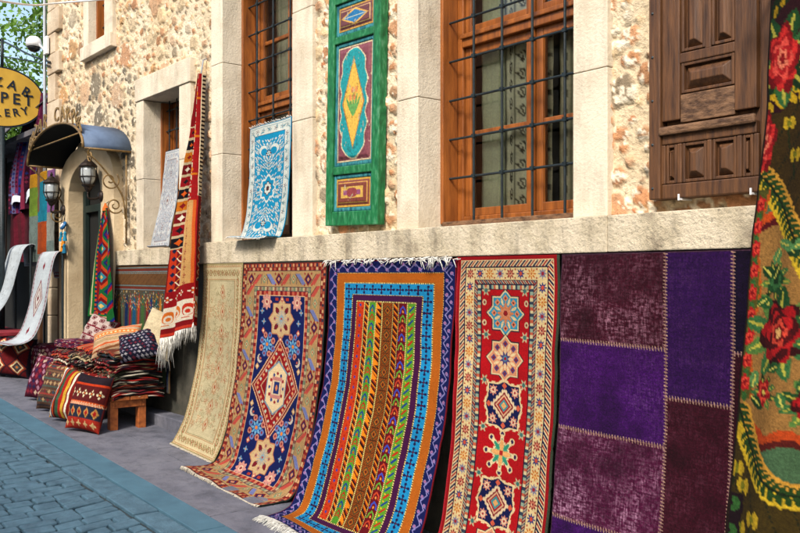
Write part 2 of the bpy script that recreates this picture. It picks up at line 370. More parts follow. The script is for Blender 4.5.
# ================================================================== THE STONE BUILDING
WY = .05                                        # face of the rubble masonry
LZ0, LZ1, LY = 1.872, 2.05, -.08                # ledge
bld = thing('stone_building', (-5, 3, 0), 'cream rubble stone building with wood framed windows above a long ledge', 'building')
XL = wx(48, 0)                                  # left corner
w3 = (wx(418), wx(573)); w2 = (wx(222), wx(292)); w1 = (wx(143), wx(179)); w0 = (wx(88), wx(104))
TOPZ = 6.6; WT = 4.35
dx0, dx1 = wx(73), wx(106)
holes = [(w3[0], w3[1], 2.0, WT), (w2[0], w2[1], 2.0, WT), (w1[0], w1[1], 2.0, 3.5), (w0[0], w0[1], 4.33, 5.6), (dx0-.1, dx1+.1, -1, 3.0)]
def rubble():
    st = .0135; xs = np.arange(XL, 1.2, st); zs = np.arange(.2, TOPZ, st)
    X, Z = np.meshgrid(xs, zs); H, W = X.shape
    n1 = fbm(X, Z, .5, 11); n2 = fbm(X, Z, .06, 21, 3)
    mort = np.array(hx('#f4e6cc', .72)); mort2 = np.array(hx('#e2c69a', .68))
    C = mort*(n1[..., None])+mort2*(1-n1[..., None]); C = C*(.86+.28*n2[..., None]); Hh = .006*n2+.012*(n1-.5)
    pal = [('#c99a68', 5), ('#b98158', 4), ('#e0bf92', 6), ('#a5744c', 2), ('#d9a982', 5), ('#8f8068', 2), ('#c9b08a', 4), ('#7c6a55', 1), ('#c87848', 1)]
    pal = [hx(c, .75) for c, k in pal for _ in range(k)]
    gp = [hx(c, .75) for c in ('#8a7f6c', '#6f6759', '#a1937a', '#5e574c', '#b39c7c')]
    r = np.random.RandomState(3); pts = []; cell = {}
    for _ in range(60000):
        x = r.uniform(XL, 1.2); z = r.uniform(.3, TOPZ)
        R = r.choice([.055, .07, .085] if len(pts) < 3000 else [.02, .03, .04]) if x > -6.0 else r.choice([.025, .04, .05, .065], p=[.2, .3, .3, .2]) if len(pts) > 620 else r.choice([.09, .115, .14])
        k = (int(x/.25), int(z/.25)); ok = True
        for a in (-1, 0, 1):
            for b in (-1, 0, 1):
                for (qx, qz, qr) in cell.get((k[0]+a, k[1]+b), ()):
                    if (x-qx)**2+((z-qz)*1.15)**2 < (.98*(R+qr))**2: ok = False; break
                if not ok: break
            if not ok: break
        if ok: cell.setdefault(k, []).append((x, z, R)); pts.append((x, z, R))
    for (x, z, R) in pts:
        i0 = max(0, int((x-R*1.6-XL)/st)); i1 = min(W, int((x+R*1.6-XL)/st)+1)
        j0 = max(0, int((z-R*1.6-.2)/st)); j1 = min(H, int((z+R*1.6-.2)/st)+1)
        if i1 <= i0 or j1 <= j0: continue
        xx = X[j0:j1, i0:i1]-x; zz = Z[j0:j1, i0:i1]-z
        a = r.uniform(-.5, .5); e = r.uniform(.75, 1.15)
        p = (xx*math.cos(a)+zz*math.sin(a))/(R*1.18); q = (-xx*math.sin(a)+zz*math.cos(a))/(R*e)
        ex = r.uniform(2.2, 3.6); d = (abs(p)**ex+abs(q)**ex)**(1/ex)+.5*(fbm(xx+x, zz+z, .07, int(r.randint(99)), 2)-.5)
        cov = r.uniform(.0, .35)                 # how much mortar is smeared over this stone
        m = np.clip((1-cov-d)*7, 0, 1)
        grey = (-9.0 < x < -8.5 and z < 3.7) or (-11.3 < x < -8.6 and 3.35 < z < 3.9 and r.rand() < .65)
        c = np.array((gp if grey else pal)[r.randint(len(gp) if grey else len(pal))])*r.uniform(.8, 1.15)
        if x > -6 and r.rand() < .35 and not grey: c = np.array(hx('#c98a5c', .72))
        tex = fbm(xx+x, zz+z, .05, 50, 3); c = c*(.6+.8*tex[..., None])
        wp = (fbm(xx+x, zz+z, .045, 88, 3) > (.60 if x > -6 else .72))[..., None]
        c = np.where(wp, np.array(hx('#f4e6cc', .8)), c)
        if r.rand() < .35: c = c*(1-.5*(vn(xx+x, zz+z, .02, 77) > .78))[..., None]
        mm = (m*(.9 if grey else (r.choice([.8, .9]) if x > -6 else r.choice([.5, .65, .8, .9]))))[..., None]
        C[j0:j1, i0:i1] = C[j0:j1, i0:i1]*(1-mm)+c*mm
        hgt = m*r.uniform(.006, .02)*(.85+.3*tex)-.006*np.clip(1-abs(d-(1-cov))*8, 0, 1)
        Hh[j0:j1, i0:i1] += hgt
    pit = vn(X, Z, .03, 91) > .93; C[pit] *= .45; Hh[pit] -= .012
    Y = WY-Hh; P = np.stack([X, Y, Z], -1); Fc = gridfaces(H, W)
    Fc = Fc[:, ::-1]
    cx = (X[:-1, :-1]+st/2).ravel(); cz = (Z[:-1, :-1]+st/2).ravel(); keep = np.ones(len(Fc), bool)
    for (a, b_, c_, d_) in holes: keep &= ~((cx > a-.05) & (cx < b_+.05) & (cz > c_-.02) & (cz < d_+.05))
    keep &= ~((cx > wx(119)) & (cz < 1.9)); keep &= ~((cx < wx(64)) & (cz < 2.1) & (cx > XL+.12))
    Fc = Fc[keep][:, ::-1]
    link('rubble_wall', P.reshape(-1, 3), Fc[:, ::-1], 'rubble', bld, col=C, smooth=True)
rubble()
# solid body behind the openings, and floors
b = MB()
b.box(XL, 1.2, 6.0, 6.3, 0, TOPZ); b.box(XL+.003, XL+.28, WY+.03, 6.0, 0, TOPZ-.003); b.box(.92, 1.197, WY+.03, 6, 0, TOPZ-.003)
b.box(XL-.1, 1.3, -.1, 6.4, TOPZ, TOPZ+.2)
b.box(wx(119), .9, .31, .5, -.2, 1.95); b.box(XL+.3, .9, .6, 6, 1.96, 2.0)
b.box(XL+.3, .9, 2.6, 2.75, 2.0, TOPZ-.01)
b.build('back_wall', 'room', bld)
MB().box(wx(119), 1.2, .02, .30, -.2, 1.87).build('plinth_wall', 'plinth', bld)
# ledge in long stones
def blocks_x(name, m, x0, x1, y0, y1, z0, z1, cuts, gap=.004, bev=.006):
    b = MB(); xs = [x0]+cuts+[x1]
    for a, c in zip(xs[:-1], xs[1:]): b.box(a+gap/2, c-gap/2, y0+random.uniform(-.003, .003), y1, z0+random.uniform(-.002, .002), z1+random.uniform(-.002, .002))
    return b.build(name, m, bld, bev)
blocks_x('ledge', 'ledge', wx(203, LY), 1.2, LY, .26, LZ0, LZ1, [wx(345, LY), wx(607, LY)])
blocks_x('ledge', 'ledge', wx(114), wx(203, LY)-.01, LY+.04, .26, LZ0+.003, LZ1-.02, [-8.1])
def surround(x0, x1, z0, z1, y0, cuts, m='limestone', yb=.42):
    b = MB(); zs = [z0]+cuts+[z1]
    for a, c in zip(zs[:-1], zs[1:]): b.box(x0+random.uniform(-.002, .002), x1, y0+random.uniform(-.002, .002), yb, a+.0015, c-.0015)
    return b.build('window_surround', m, bld, .005)
surround(wx(397), w3[0], LZ1, WT, 0, [2.86, 3.6]); surround(w3[1], wx(607), LZ1, WT, 0, [2.78, 3.5])
MB().box(wx(397)-.05, wx(607)+.05, -.01, .3, WT+.003, WT+.25).build('lintel', 'limestone', bld, .006)
surround(wx(211), w2[0], LZ1, WT, 0, [2.79, 3.55]); surround(w2[1], wx(312), LZ1, WT, 0, [2.9, 3.7])
MB().box(wx(211)-.05, wx(312)+.05, -.01, .3, WT+.003, WT+.25).build('lintel', 'limestone', bld, .006)
surround(wx(136), w1[0], LZ1-.02, 3.49, 0, [2.72]); surround(w1[1], wx(190), LZ1-.02, 3.49, 0, [2.82])
MB().box(wx(136)-.01, wx(190)+.02, -.012, .3, 3.493, 3.71).build('lintel', 'limestone', bld, .006)
surround(wx(83), w0[0], 4.33, 5.6, 0, [5.0]); surround(w0[1], wx(112), 4.33, 5.6, 0, [])
MB().box(wx(83)-.02, wx(112)+.02, -.03, .3, 4.18, 4.327).build('window_sill', 'limestone', bld, .006)
MB().box(wx(83)-.02, wx(112)+.02, 0, .3, 5.603, 5.8).build('lintel', 'limestone', bld, .006)
b = MB(); z = .6; k = 0
while z < TOPZ-.05:
    hh = random.uniform(.24, .38); e = XL+(.42 if k % 2 else .26)
    if z > 2.0: b.box(XL-.012, e, -.004-.006*(k % 2), .3, z, min(z+hh, TOPZ-.01)-.008)
    else: b.box(XL-.012, XL+.13, -.004, .3, z, z+hh-.008)
    z += hh; k += 1
b.build('corner_quoin', mat('quoin_stone', (.56, .46, .33), (.40, .30, .2), 3, .92, .8, 30, bdist=.012), bld, .01)
# windows
def window(x0, x1, z0, z1, yf, mull, trans, bars, sill=True, upbars=(), yl=.18):
    w = MB(); f = .07
    w.box(x0, x0+f, yf, yf+.09, z0, z1); w.box(x1-f, x1, yf, yf+.09, z0, z1)
    w.box(x0+f, x1-f, yf+.002, yf+.088, z0, z0+.05); w.box(x0+f, x1-f, yf+.002, yf+.088, z1-f, z1)
    if trans:
        w.box(x0+f, x1-f, yf-.012, yf+.088, trans, trans+.085); w.box(x0+f+.003, x1-f-.003, yf-.03, yf-.0125, trans+.05, trans+.08)
    w.box(x0-.001, x0+.026, yl, yf-.002, z0-.0, z1-.01); w.box(x1-.026, x1+.001, yl, yf-.002, z0-.0, z1-.01)
    win = w.build('window', 'orange', bld, .006)
    s = MB(); g = MB(); sf = .05
    fields = [(x0+f, x1-f)] if not mull else [(x0+f, mull-.012), (mull+.012, x1-f)]
    rows = [(z0+.05, trans or z1-f)]+([(trans+.085, z1-f)] if trans else [])
    for ri, (za, zb) in enumerate(rows):
        for (xa, xb) in fields:
            xa += .002; xb -= .002
            s.box(xa, xa+sf, yf+.02, yf+.065, za, zb); s.box(xb-sf, xb, yf+.02, yf+.065, za, zb)
            s.box(xa+sf, xb-sf, yf+.022, yf+.063, za, za+sf); s.box(xa+sf, xb-sf, yf+.022, yf+.063, zb-sf, zb)
            for bz in (bars if ri == 0 else upbars):
                if za+sf < bz < zb-sf: s.box(xa+sf, xb-sf, yf+.024, yf+.06, bz-.016, bz+.016)
            k_ = len(g.v); g.v += [Vector((xa+sf-.002, yf+.042, za+sf-.002)), Vector((xb-sf+.002, yf+.042, za+sf-.002)), Vector((xb-sf+.002, yf+.042, zb-sf+.002)), Vector((xa+sf-.002, yf+.042, zb-sf+.002))]; g.f.append((k_, k_+1, k_+2, k_+3))
        if mull: s.box(mull-.011, mull+.011, yf+.004, yf+.06, za, zb)
    s.build('sash', 'orange', win, .005); g.build('pane', 'glass', win)
    if sill: MB().box(x0+.029, x1-.029, yl-.01, yf-.003, z0-.035, z0+.012).build('inner_sill', 'wornbrown', win, .004)
    return win
def grille(win, x0, x1, y, xs, zs, zt, r=.008):
    g = MB()
    for x in xs: g.tube([(x, y, LZ1-.01), (x, y, zt)], r, 8)
    for z in zs: g.tube([(x0, y+.004, z), (x1, y+.004, z)], r*.95, 8)
    for x in xs:
        for z in zs: g.box(x-.013, x+.013, y-.011, y+.013, z-.011, z+.011)
    return g.build('grille', 'iron', win, 0)
WIN3 = window(w3[0], w3[1], 2.085, WT, .31, wx(532, .31), 3.19, [2.65])
xs = [-3.926+.239*k for k in range(0, 5)]
grille(WIN3, w3[0]+.01, w3[1]-.01, .235, xs, [2.37+.243*k for k in range(9)], WT+.02)
WIN2 = window(w2[0], w2[1], 2.085, WT, .31, (w2[0]+w2[1])/2+.02, 3.15, [2.6], upbars=[3.73])
grille(WIN2, w2[0]+.01, w2[1]-.01, .235, [-5.76-.262*k for k in range(0, 4)], [2.36+.24*k for k in range(9)], WT+.02)
WIN1 = window(w1[0], w1[1], 2.085, 3.49, .30, None, None, [2.55, 3.0], sill=False)
grille(WIN1, w1[0]+.01, w1[1]-.01, .23, [w1[0]+.17*k+.1 for k in range(5)], [2.2+.2*k for k in range(7)], 3.5, .007)
WIN0 = window(w0[0], w0[1], 4.335, 5.6, .22, None, None, [], sill=False, yl=.09)
grille2 = MB()
for z in (4.55, 4.8, 5.05, 5.3): grille2.tube([(w0[0]+.02, .16, z), (w0[1]-.02, .16, z)], .009, 8)
for x in (w0[0]+.16, w0[0]+.32): grille2.tube([(x, .16, 4.33), (x, .16, 5.6)], .009, 8)
grille2.build('grille', 'iron', WIN0)
# curtains behind the glass
def curtain(x0, x1, z0, z1, y, label, pat, folds=9, base='#a9aa90'):
    cv = CV((x1-x0)*100, (z1-z0)*100, .9, base, 1.0)
    if pat:
        for cy in np.arange(6, cv.h, 11):
            for j, cx in enumerate(np.arange(5, cv.w, 9)):
                yy = cy+(5 if j % 2 else 0); cv.ell(cx, yy, 2.6, 3.6, '#5d5646'); cv.ell(cx, yy, 1.5, 2.3, base); cv.ell(cx, yy+.3, .8, 1.1, '#5d4636')
                cv.ell(cx+4.4, yy+4, 1, 1.6, '#6d6650')
        cv.put(((cv.X % 9) < .8), '#8d8a72')
    cv.grain(.05, .02)
    A = .014
    rug('curtain', [(x0, y, z1), (x0, y, z0)], [(x1, y, z1), (x1, y, z0)], cv, label, 'curtain', m='lace', thick=.003,
        rip=lambda U, V: np.stack([0*U, A*np.sin(U*folds*2*PI+.6*np.sin(V*3)), 0*U], -1))
mid3 = wx(532, .31)
curtain(w3[0]+.08, wx(503, .44), 2.1, 4.3, .46, 'plain grey green curtain behind the left panes of the large window', False, 5, '#d3d8bc')
curtain(wx(502, .40), mid3+.05, 2.1, 4.3, .43, 'patterned lace curtain hanging beside the centre mullion of the large window', True, 3, '#eeead2')
curtain(mid3+.06, w3[1]-.02, 2.1, 4.3, .47, 'shadowy lace curtain behind the right sash of the large window', True, 5, '#cfc9b0')
curtain(w2[0]+.08, w2[1]-.05, 2.1, 4.3, .47, 'grey curtain inside the window behind the hanging turquoise rug', False, 8, '#cccab0')
# doorway: arched portal
def portal():
    xm = (dx0+dx1)/2; hw = (dx1-dx0)/2; sp = 2.62; pk = 3.02
    arch = []
    for k in range(13):                          # gently pointed arch
        t = k/12; a = PI*(1-t); arch.append((xm+hw*math.cos(a), sp+(pk-sp)*math.sin(a)**.85))
    ox0, ox1 = wx(64), wx(119); g = gz(xm)-.05
    # front ring polygon split in quads
    b = MB(); n = len(arch); outer = []
    for k in range(n):
        t = k/(n-1); a = PI*(1-t); outer.append(((ox0+ox1)/2+(ox1-ox0)/2*math.cos(a), sp+.12+(pk+.2-sp-.12)*math.sin(a)**.8))
    inn = [(dx0, g)]+arch+[(dx1, g)]; out = [(ox0, g)]+outer+[(ox1, g)]
    i0 = 0
    for y in (-.06, .165):
        for p in inn+out: b.v.append(Vector((p[0], y, p[1])))
    m = len(inn); 
    for k in range(m-1):
        b.f.append((k, k+1, m+k+1, m+k)); b.f.append((2*m+k, 2*m+m+k, 2*m+m+k+1, 2*m+k+1))
        b.f.append((k, 2*m+k, 2*m+k+1, k+1)); b.f.append((m+k, m+k+1, 3*m+k+1, 3*m+k))
    o = b.build('door_portal', 'portal', bld); bevel(o, .008)
    # fill between arch and square hole
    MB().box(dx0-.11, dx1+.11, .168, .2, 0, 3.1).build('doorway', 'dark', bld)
    d = MB(); d.box(dx0+.01, dx0+.09, .11, .16, g, 2.75); d.box(dx1-.09, dx1-.01, .11, .16, g, 2.75)
    d.box(dx0+.09, dx1-.09, .112, .158, 2.5, 2.58); d.box(dx0+.5, dx0+.56, .11, .16, g, 2.5)
    dr = d.build('door', 'darkgreen', bld, .004)
    MB().box(dx1-.085, dx1-.055, .08, .109, 1.5, 1.62).build('handle', 'steel', dr)
    MB().box(dx0-.1, dx1+.15, -.25, .3, gz(xm)-.1, gz(xm)+.10).build('door_step', 'portal', bld, .01)
portal()
# dark shopfront left of the portal
b = MB(); b.box(XL+.13, wx(64)-.003, .08, .12, .3, 2.12); 
b.build('shop_front_panel', 'darkgreen', bld)
b = MB()
for x in (XL+.2, XL+.55): b.box(x, x+.05, .05, .079, .35, 2.1)
b.build('shop_front_frame', 'brown', bld, .004)
# low step along the wall
MB().box(wx(121), wx(232), -.14, .02, .2, gz(-7.4)+.12).build('wall_step', 'pave', bld, .008)

# ================================================================== canopy, lanterns, ironwork
cx0, cx1 = wx(67), wx(127); cm = (cx0+cx1)/2; ch = (cx1-cx0)/2; CYF = -.44
can = thing('door_canopy', (cm, 0, 3.03), 'curved blue metal canopy with dark underside above the arched doorway', 'canopy')
def arc(y, r=0, n=25):
    return [(cm+(ch+r)*math.cos(PI*(1-k/(n-1))), y, 3.03+(.34+r)*math.sin(PI*(1-k/(n-1)))**.92) for k in range(n)]
b = MB(); A = arc(CYF, .006); B = arc(WY-.01, .006); n = len(A)
b.v = [Vector(p) for p in A+B]; b.f = [(k, k+1, n+k+1, n+k) for k in range(n-1)]
o = b.build('roof_sheet', 'bluemetal', can, smooth=True); s = o.modifiers.new('Solidify', 'SOLIDIFY'); s.thickness = .004; s.offset = 0
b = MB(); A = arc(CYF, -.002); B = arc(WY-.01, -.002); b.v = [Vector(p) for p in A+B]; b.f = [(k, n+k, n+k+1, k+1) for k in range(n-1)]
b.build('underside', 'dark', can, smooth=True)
b = MB(); b.tube(arc(CYF-.004), .014, 6); b.tube([(cx0, CYF, 3.03), (cx0, .04, 3.03)], .012, 6); b.tube([(cx1, CYF, 3.03), (cx1, .04, 3.03)], .012, 6)
b.tube([(cx0+.1, CYF+.02, 3.2), (cx1-.1, CYF+.02, 3.2)], .008, 6)
b.build('rim', 'gold', can, smooth=True)
def spiral(c, r0, turns, ax, ay, a0=0, n=40, r_end=.15):
    c = Vector(c); return [c+Vector(ax)*(r0*(1-(1-r_end)*k/n))*math.cos(a0+turns*2*PI*k/n)+Vector(ay)*(r0*(1-(1-r_end)*k/n))*math.sin(a0+turns*2*PI*k/n) for k in range(n+1)]
for x in (cx0+.02, cx1-.02):
    b = MB()
    b.tube(crom([(x, CYF+.02, 3.01), (x, -.25, 2.86), (x, -.05, 2.6), (x, -.01, 2.35)], 24), .009, 6)
    b.tube(spiral((x, -.17, 2.73), .1, 1.5, (0, -1, 0), (0, 0, 1), 2.4), .008, 6)
    b.tube([(x, .0, 3.0), (x, .0, 2.1)], .009, 6)
    b.tube(spiral((x, -.12, 2.48), .085, 1.6, (0, 1, 0), (0, 0, -1), 0.5), .008, 6)
    b.build('scroll_bracket', 'gold', can, smooth=True)
MB().tube(spiral((wx(90, CYF), CYF, 2.93), .07, 1.5, (1, 0, 0), (0, 0, 1), 1.6), .007, 6).build('scroll', 'gold', can, smooth=True)
def text_mesh(body, size, ext=.006):
    c = bpy.data.curves.new('t', 'FONT'); c.body = body; c.size = size; c.extrude = ext; c.align_x = 'CENTER'; c.resolution_u = 4; c.offset = size*.012
    o = bpy.data.objects.new('t', c); COL.objects.link(o); dg = bpy.context.evaluated_depsgraph_get(); dg.update()
    me = bpy.data.meshes.new_from_object(o.evaluated_get(dg)); V = [v.co.copy() for v in me.vertices]; Fc = [tuple(p.vertices) for p in me.polygons]
    bpy.data.objects.remove(o); return V, Fc
def letters_on(pts_fn, s, size, b, ext=.006, step=None):
    for i, ch_ in enumerate(s):
        if ch_ == ' ': continue
        V, Fc = text_mesh(ch_, size, ext); mtx = pts_fn(i); k = len(b.v)
        b.v += [mtx @ v for v in V]; b.f += [tuple(k+j for j in f) for f in Fc]
b = MB(); word = 'BAZAR CARPET'
def arcm(i):
    t = .12+.76*i/(len(word)-1); a = PI*(1-t); x = cm+(ch+.0)*math.cos(a); z = 3.06+.34*math.sin(a)**.92
    tang = math.atan2(.34*math.cos(a), ch*math.sin(a)+.01); R = Matrix(((1, 0, 0), (0, 0, -1), (0, 1, 0))).to_4x4()
    return Matrix.Translation((x, CYF, z)) @ Matrix.Rotation(-tang*.75, 4, 'Y') @ R
for i_, c_ in enumerate(word):
    if c_ == ' ': continue
    b = MB(); V_, F_ = text_mesh(c_, .21); m_ = arcm(i_); b.v = [m_ @ v for v in V_]; b.f = list(F_); b.build('iron_letter', 'gold', can)
def lantern(px_wall, px_c, pyc, label):
    p = at(px_wall, 192, -.0); x = p.x; zc = at(px_c, pyc, -.2).z; yc = -.20
    t = thing('wall_lantern', (x, 0, zc-.2), label, 'lantern', 'lanterns beside the doorway')
    b = MB(); b.lathe((x, -.07, zc-.21), [(.0, -.02), (.055, -.02), (.06, 0), (.035, .02), (0, .025)], 14, Matrix.Rotation(PI/2, 3, 'X').to_4x4())
    b.tube(crom([(x, -.07, zc-.21), (x, -.12, zc-.24), (x, yc, zc-.24), (x, yc, zc-.17)], 12), .012, 8); b.build('bracket', 'rust', t, smooth=True)
    b = MB(); b.lathe((x, yc, zc), [(.02, -.17), (.035, -.15), (.045, -.125), (.065, -.11), (.07, -.1), (.05, -.095)], 12)
    b.lathe((x, yc, zc), [(.09, .085), (.095, .095), (.075, .12), (.045, .145), (.03, .165), (.012, .175), (.018, .19), (.008, .21), (.001, .225)], 12)
    for k in range(6):
        a = k*PI/3; b.tube([(x+.052*math.cos(a), yc+.052*math.sin(a), zc-.1), (x+.088*math.cos(a), yc+.088*math.sin(a), zc-.02), (x+.085*math.cos(a), yc+.085*math.sin(a), zc+.09)], .005, 5)
    b.lathe((x, yc, zc), [(.084, -.02), (.09, -.016), (.084, -.012)], 12)
    b.build('cage', 'rust', t, smooth=False)
    MB().lathe((x, yc, zc), [(.045, -.095), (.07, -.05), (.076, .0), (.076, .05), (.07, .085)], 12).build('lamp_glass', 'milk', t, smooth=True)
lantern(107, 93, 174, 'black wall lantern right of the arched doorway')
lantern(69, 56, 190, 'black wall lantern left of the arched doorway')
# eye amulet with tassels
p = at(65, 215, -.09)
am = thing('hanging_amulet', (p.x, p.y, p.z-.42), 'blue eye bead ornament with coloured tassels hanging beside the doorway', 'ornament')
b = MB(); b.tube([(p.x, p.y, p.z+.05), (p.x, p.y, p.z)], .003, 5); b.tube([(p.x, p.y, p.z), (p.x-.05, p.y-.02, p.z-.2)], .004, 5); b.tube([(p.x, p.y, p.z), (p.x+.05, p.y-.02, p.z-.2)], .004, 5); b.build('cord', 'rust', am)
MB().lathe((p.x, p.y-.02, p.z-.12), [(.0, -.02), (.05, -.018), (.055, 0), (.05, .012), (0, .014)], 14, Matrix.Rotation(PI/3, 3, 'X').to_4x4()).build('eye_bead', mat('blue_glass', (.03, .16, .35), (.02, .1, .25), 5, .2, .05, 10), am, smooth=True)
MB().lathe((p.x+.006, p.y-.036, p.z-.12), [(.0, -.0), (.03, -.0), (.03, .008), (0, .012)], 12, Matrix.Rotation(PI/3, 3, 'X').to_4x4()).build('bead_pupil', 'white', am, smooth=True)
for dx, dz, c in ((-.07, -.24, '#1f7fa0'), (0, -.3, '#d8881c'), (.06, -.24, '#2a8fb0'), (-.03, -.36, '#d8881c'), (.04, -.38, '#1b6f90')):
    MB().lathe((p.x+dx, p.y-.02, p.z+dz), [(.006, .05), (.02, .03), (.016, .01), (.028, -.06)], 8).build('tassel', mat('tassel_wool', hx(c, .8), None, 60, .95, .5, 200), am)

# ================================================================== green painted shutter
def green_panel():
    pl = at(325, 226, -.03); pr = at(377, 222, -.03); w = pr.x-pl.x; h = 1.58; z0 = pl.z
    t = thing('painted_shutter', (pl.x, -.02, z0), 'green painted wooden door leaf with a yellow diamond on its teal panel', 'painted door leaf')
    ox, oz = pl.x, z0; R = Matrix.Translation((ox, 0, oz)) @ Matrix.Rotation(math.radians(1.6), 4, 'Y')
    yb, yf = .035, -.03; st = .075
    b = MB(); b.box(0, st, yf, yb, 0, h, R); b.box(w-st, w, yf, yb, 0, h, R)
    for (a, c) in ((0, .095), (.345, .40), (1.235, 1.285), (h-.075, h)): b.box(st, w-st, yf+.003, yb-.002, a, c, R)
    b.build('frame', 'greenp', t, .006)
    b = MB(); b.box(st+.001, w-st-.001, yb-.02, yb-.003, .09, h-.07, R); b.build('back_board', 'tealp', t)
    b = MB()                                       # teal mouldings
    for (a, c) in ((.095, .345), (.40, 1.235), (1.285, h-.075)):
        x0, x1 = st+.001, w-st-.001; m = .028
        b.box(x0, x0+m, yf+.016, yb-.02, a, c, R); b.box(x1-m, x1, yf+.016, yb-.02, a, c, R); b.box(x0+m, x1-m, yf+.017, yb-.021, a, a+m, R); b.box(x0+m, x1-m, yf+.017, yb-.021, c-m, c, R)
    b.build('moulding', 'tealp', t, .008)
    def plate(name, a, c, fn):
        x0, x1 = st+.03, w-st-.03; cv = CV((x1-x0)*100, (c-a-.06)*100, 2.2 if c-a < .4 else 1.6, '#7c4048', .8); fn(cv)
        cv.i *= (1-.35*(fbm(cv.X, cv.Y, 3, 5)[..., None] > .68)); cv.i = np.where((fbm(cv.X, cv.Y*.4, 2.2, 9)[..., None] > .74), np.array(hx('#b9a98c', .7)), cv.i)
        Hh, Ww = cv.H, cv.W; U, V = np.meshgrid(np.linspace(x0, x1, Ww), np.linspace(c-.03, a+.03, Hh))
        d = cv.ins(); Y = yf+.022-.012*np.clip((d-1.5)/2.0, 0, 1)
        P = np.stack([U, Y, V], -1).reshape(-1, 3); P = np.array([tuple(R @ Vector(q)) for q in P])
        link(name, P, gridfaces(Hh, Ww), 'paint', t, col=cv.i)
    def mid(cv):
        cv.frame(0, .7, '#c9b891'); cx, cy = cv.w/2, cv.h/2; a = cv.w*.40; e = cv.h*.47
        f = lambda g: (np.maximum(abs(cv.X-cx)/(a*g), 0)**2.6+(abs(cv.Y-cy)/(e*(1-(1-g)*.3)))**6 < 1) 
        lob = .86+.14*np.cos((cv.Y-cy)/e*PI*2.5)**2
        q = (abs(cv.X-cx)/(a*lob))**2+(abs(cv.Y-cy)/e)**4
        cv.put(q < 1.12, '#d2c49c'); cv.put(q < 1, '#1a8f92'); cv.dia(cx, cy, a*.82, e*.84, '#9c6a2c'); cv.dia(cx, cy, a*.74, e*.8, '#dcae45')
        for k in range(5): cv.leaf(cx, cy+e*.25, 16, 1.2, -PI/2+(k-2)*.28, '#5f9a4c')
        for k in range(4): cv.ell(cx+(k-1.5)*2.2, cy-e*.1-(k % 2)*5, 1.6, 2.1, '#d8894a')
    def top(cv):
        cv.rect(0, 0, 99, 99, '#6b3a3c'); cv.frame(0, 1.0, '#b58a3c'); cv.frame(2.4, 2.9, '#c9a86a'); cv.dia(cv.w/2, cv.h/2, cv.w*.4, cv.h*.36, '#d9a648'); cv.dia(cv.w/2, cv.h/2, cv.w*.34, cv.h*.27, '#2372a4'); cv.rect(cv.w*.2, cv.h*.49, cv.w*.8, cv.h*.51, '#bfc7b0')
    def bot(cv):
        cv.rect(0, 0, 99, 99, '#7a3a2c'); cv.frame(0, 1.2, '#c79a3e'); cv.frame(2.6, 3.2, '#c79a3e'); cv.rect(cv.w*.18, cv.h*.3, cv.w*.82, cv.h*.7, '#d0a54c'); cv.ell(cv.w/2, cv.h/2, cv.w*.17, cv.h*.17, '#8d3a3c'); cv.rect(cv.w*.25, cv.h*.42, cv.w*.36, cv.h*.58, '#8d4a6a'); cv.rect(cv.w*.64, cv.h*.42, cv.w*.75, cv.h*.58, '#8d4a6a')
    plate('centre_panel', .40, 1.235, mid); plate('top_panel', 1.285, h-.075, top); plate('bottom_panel', .095, .345, bot)
green_panel()
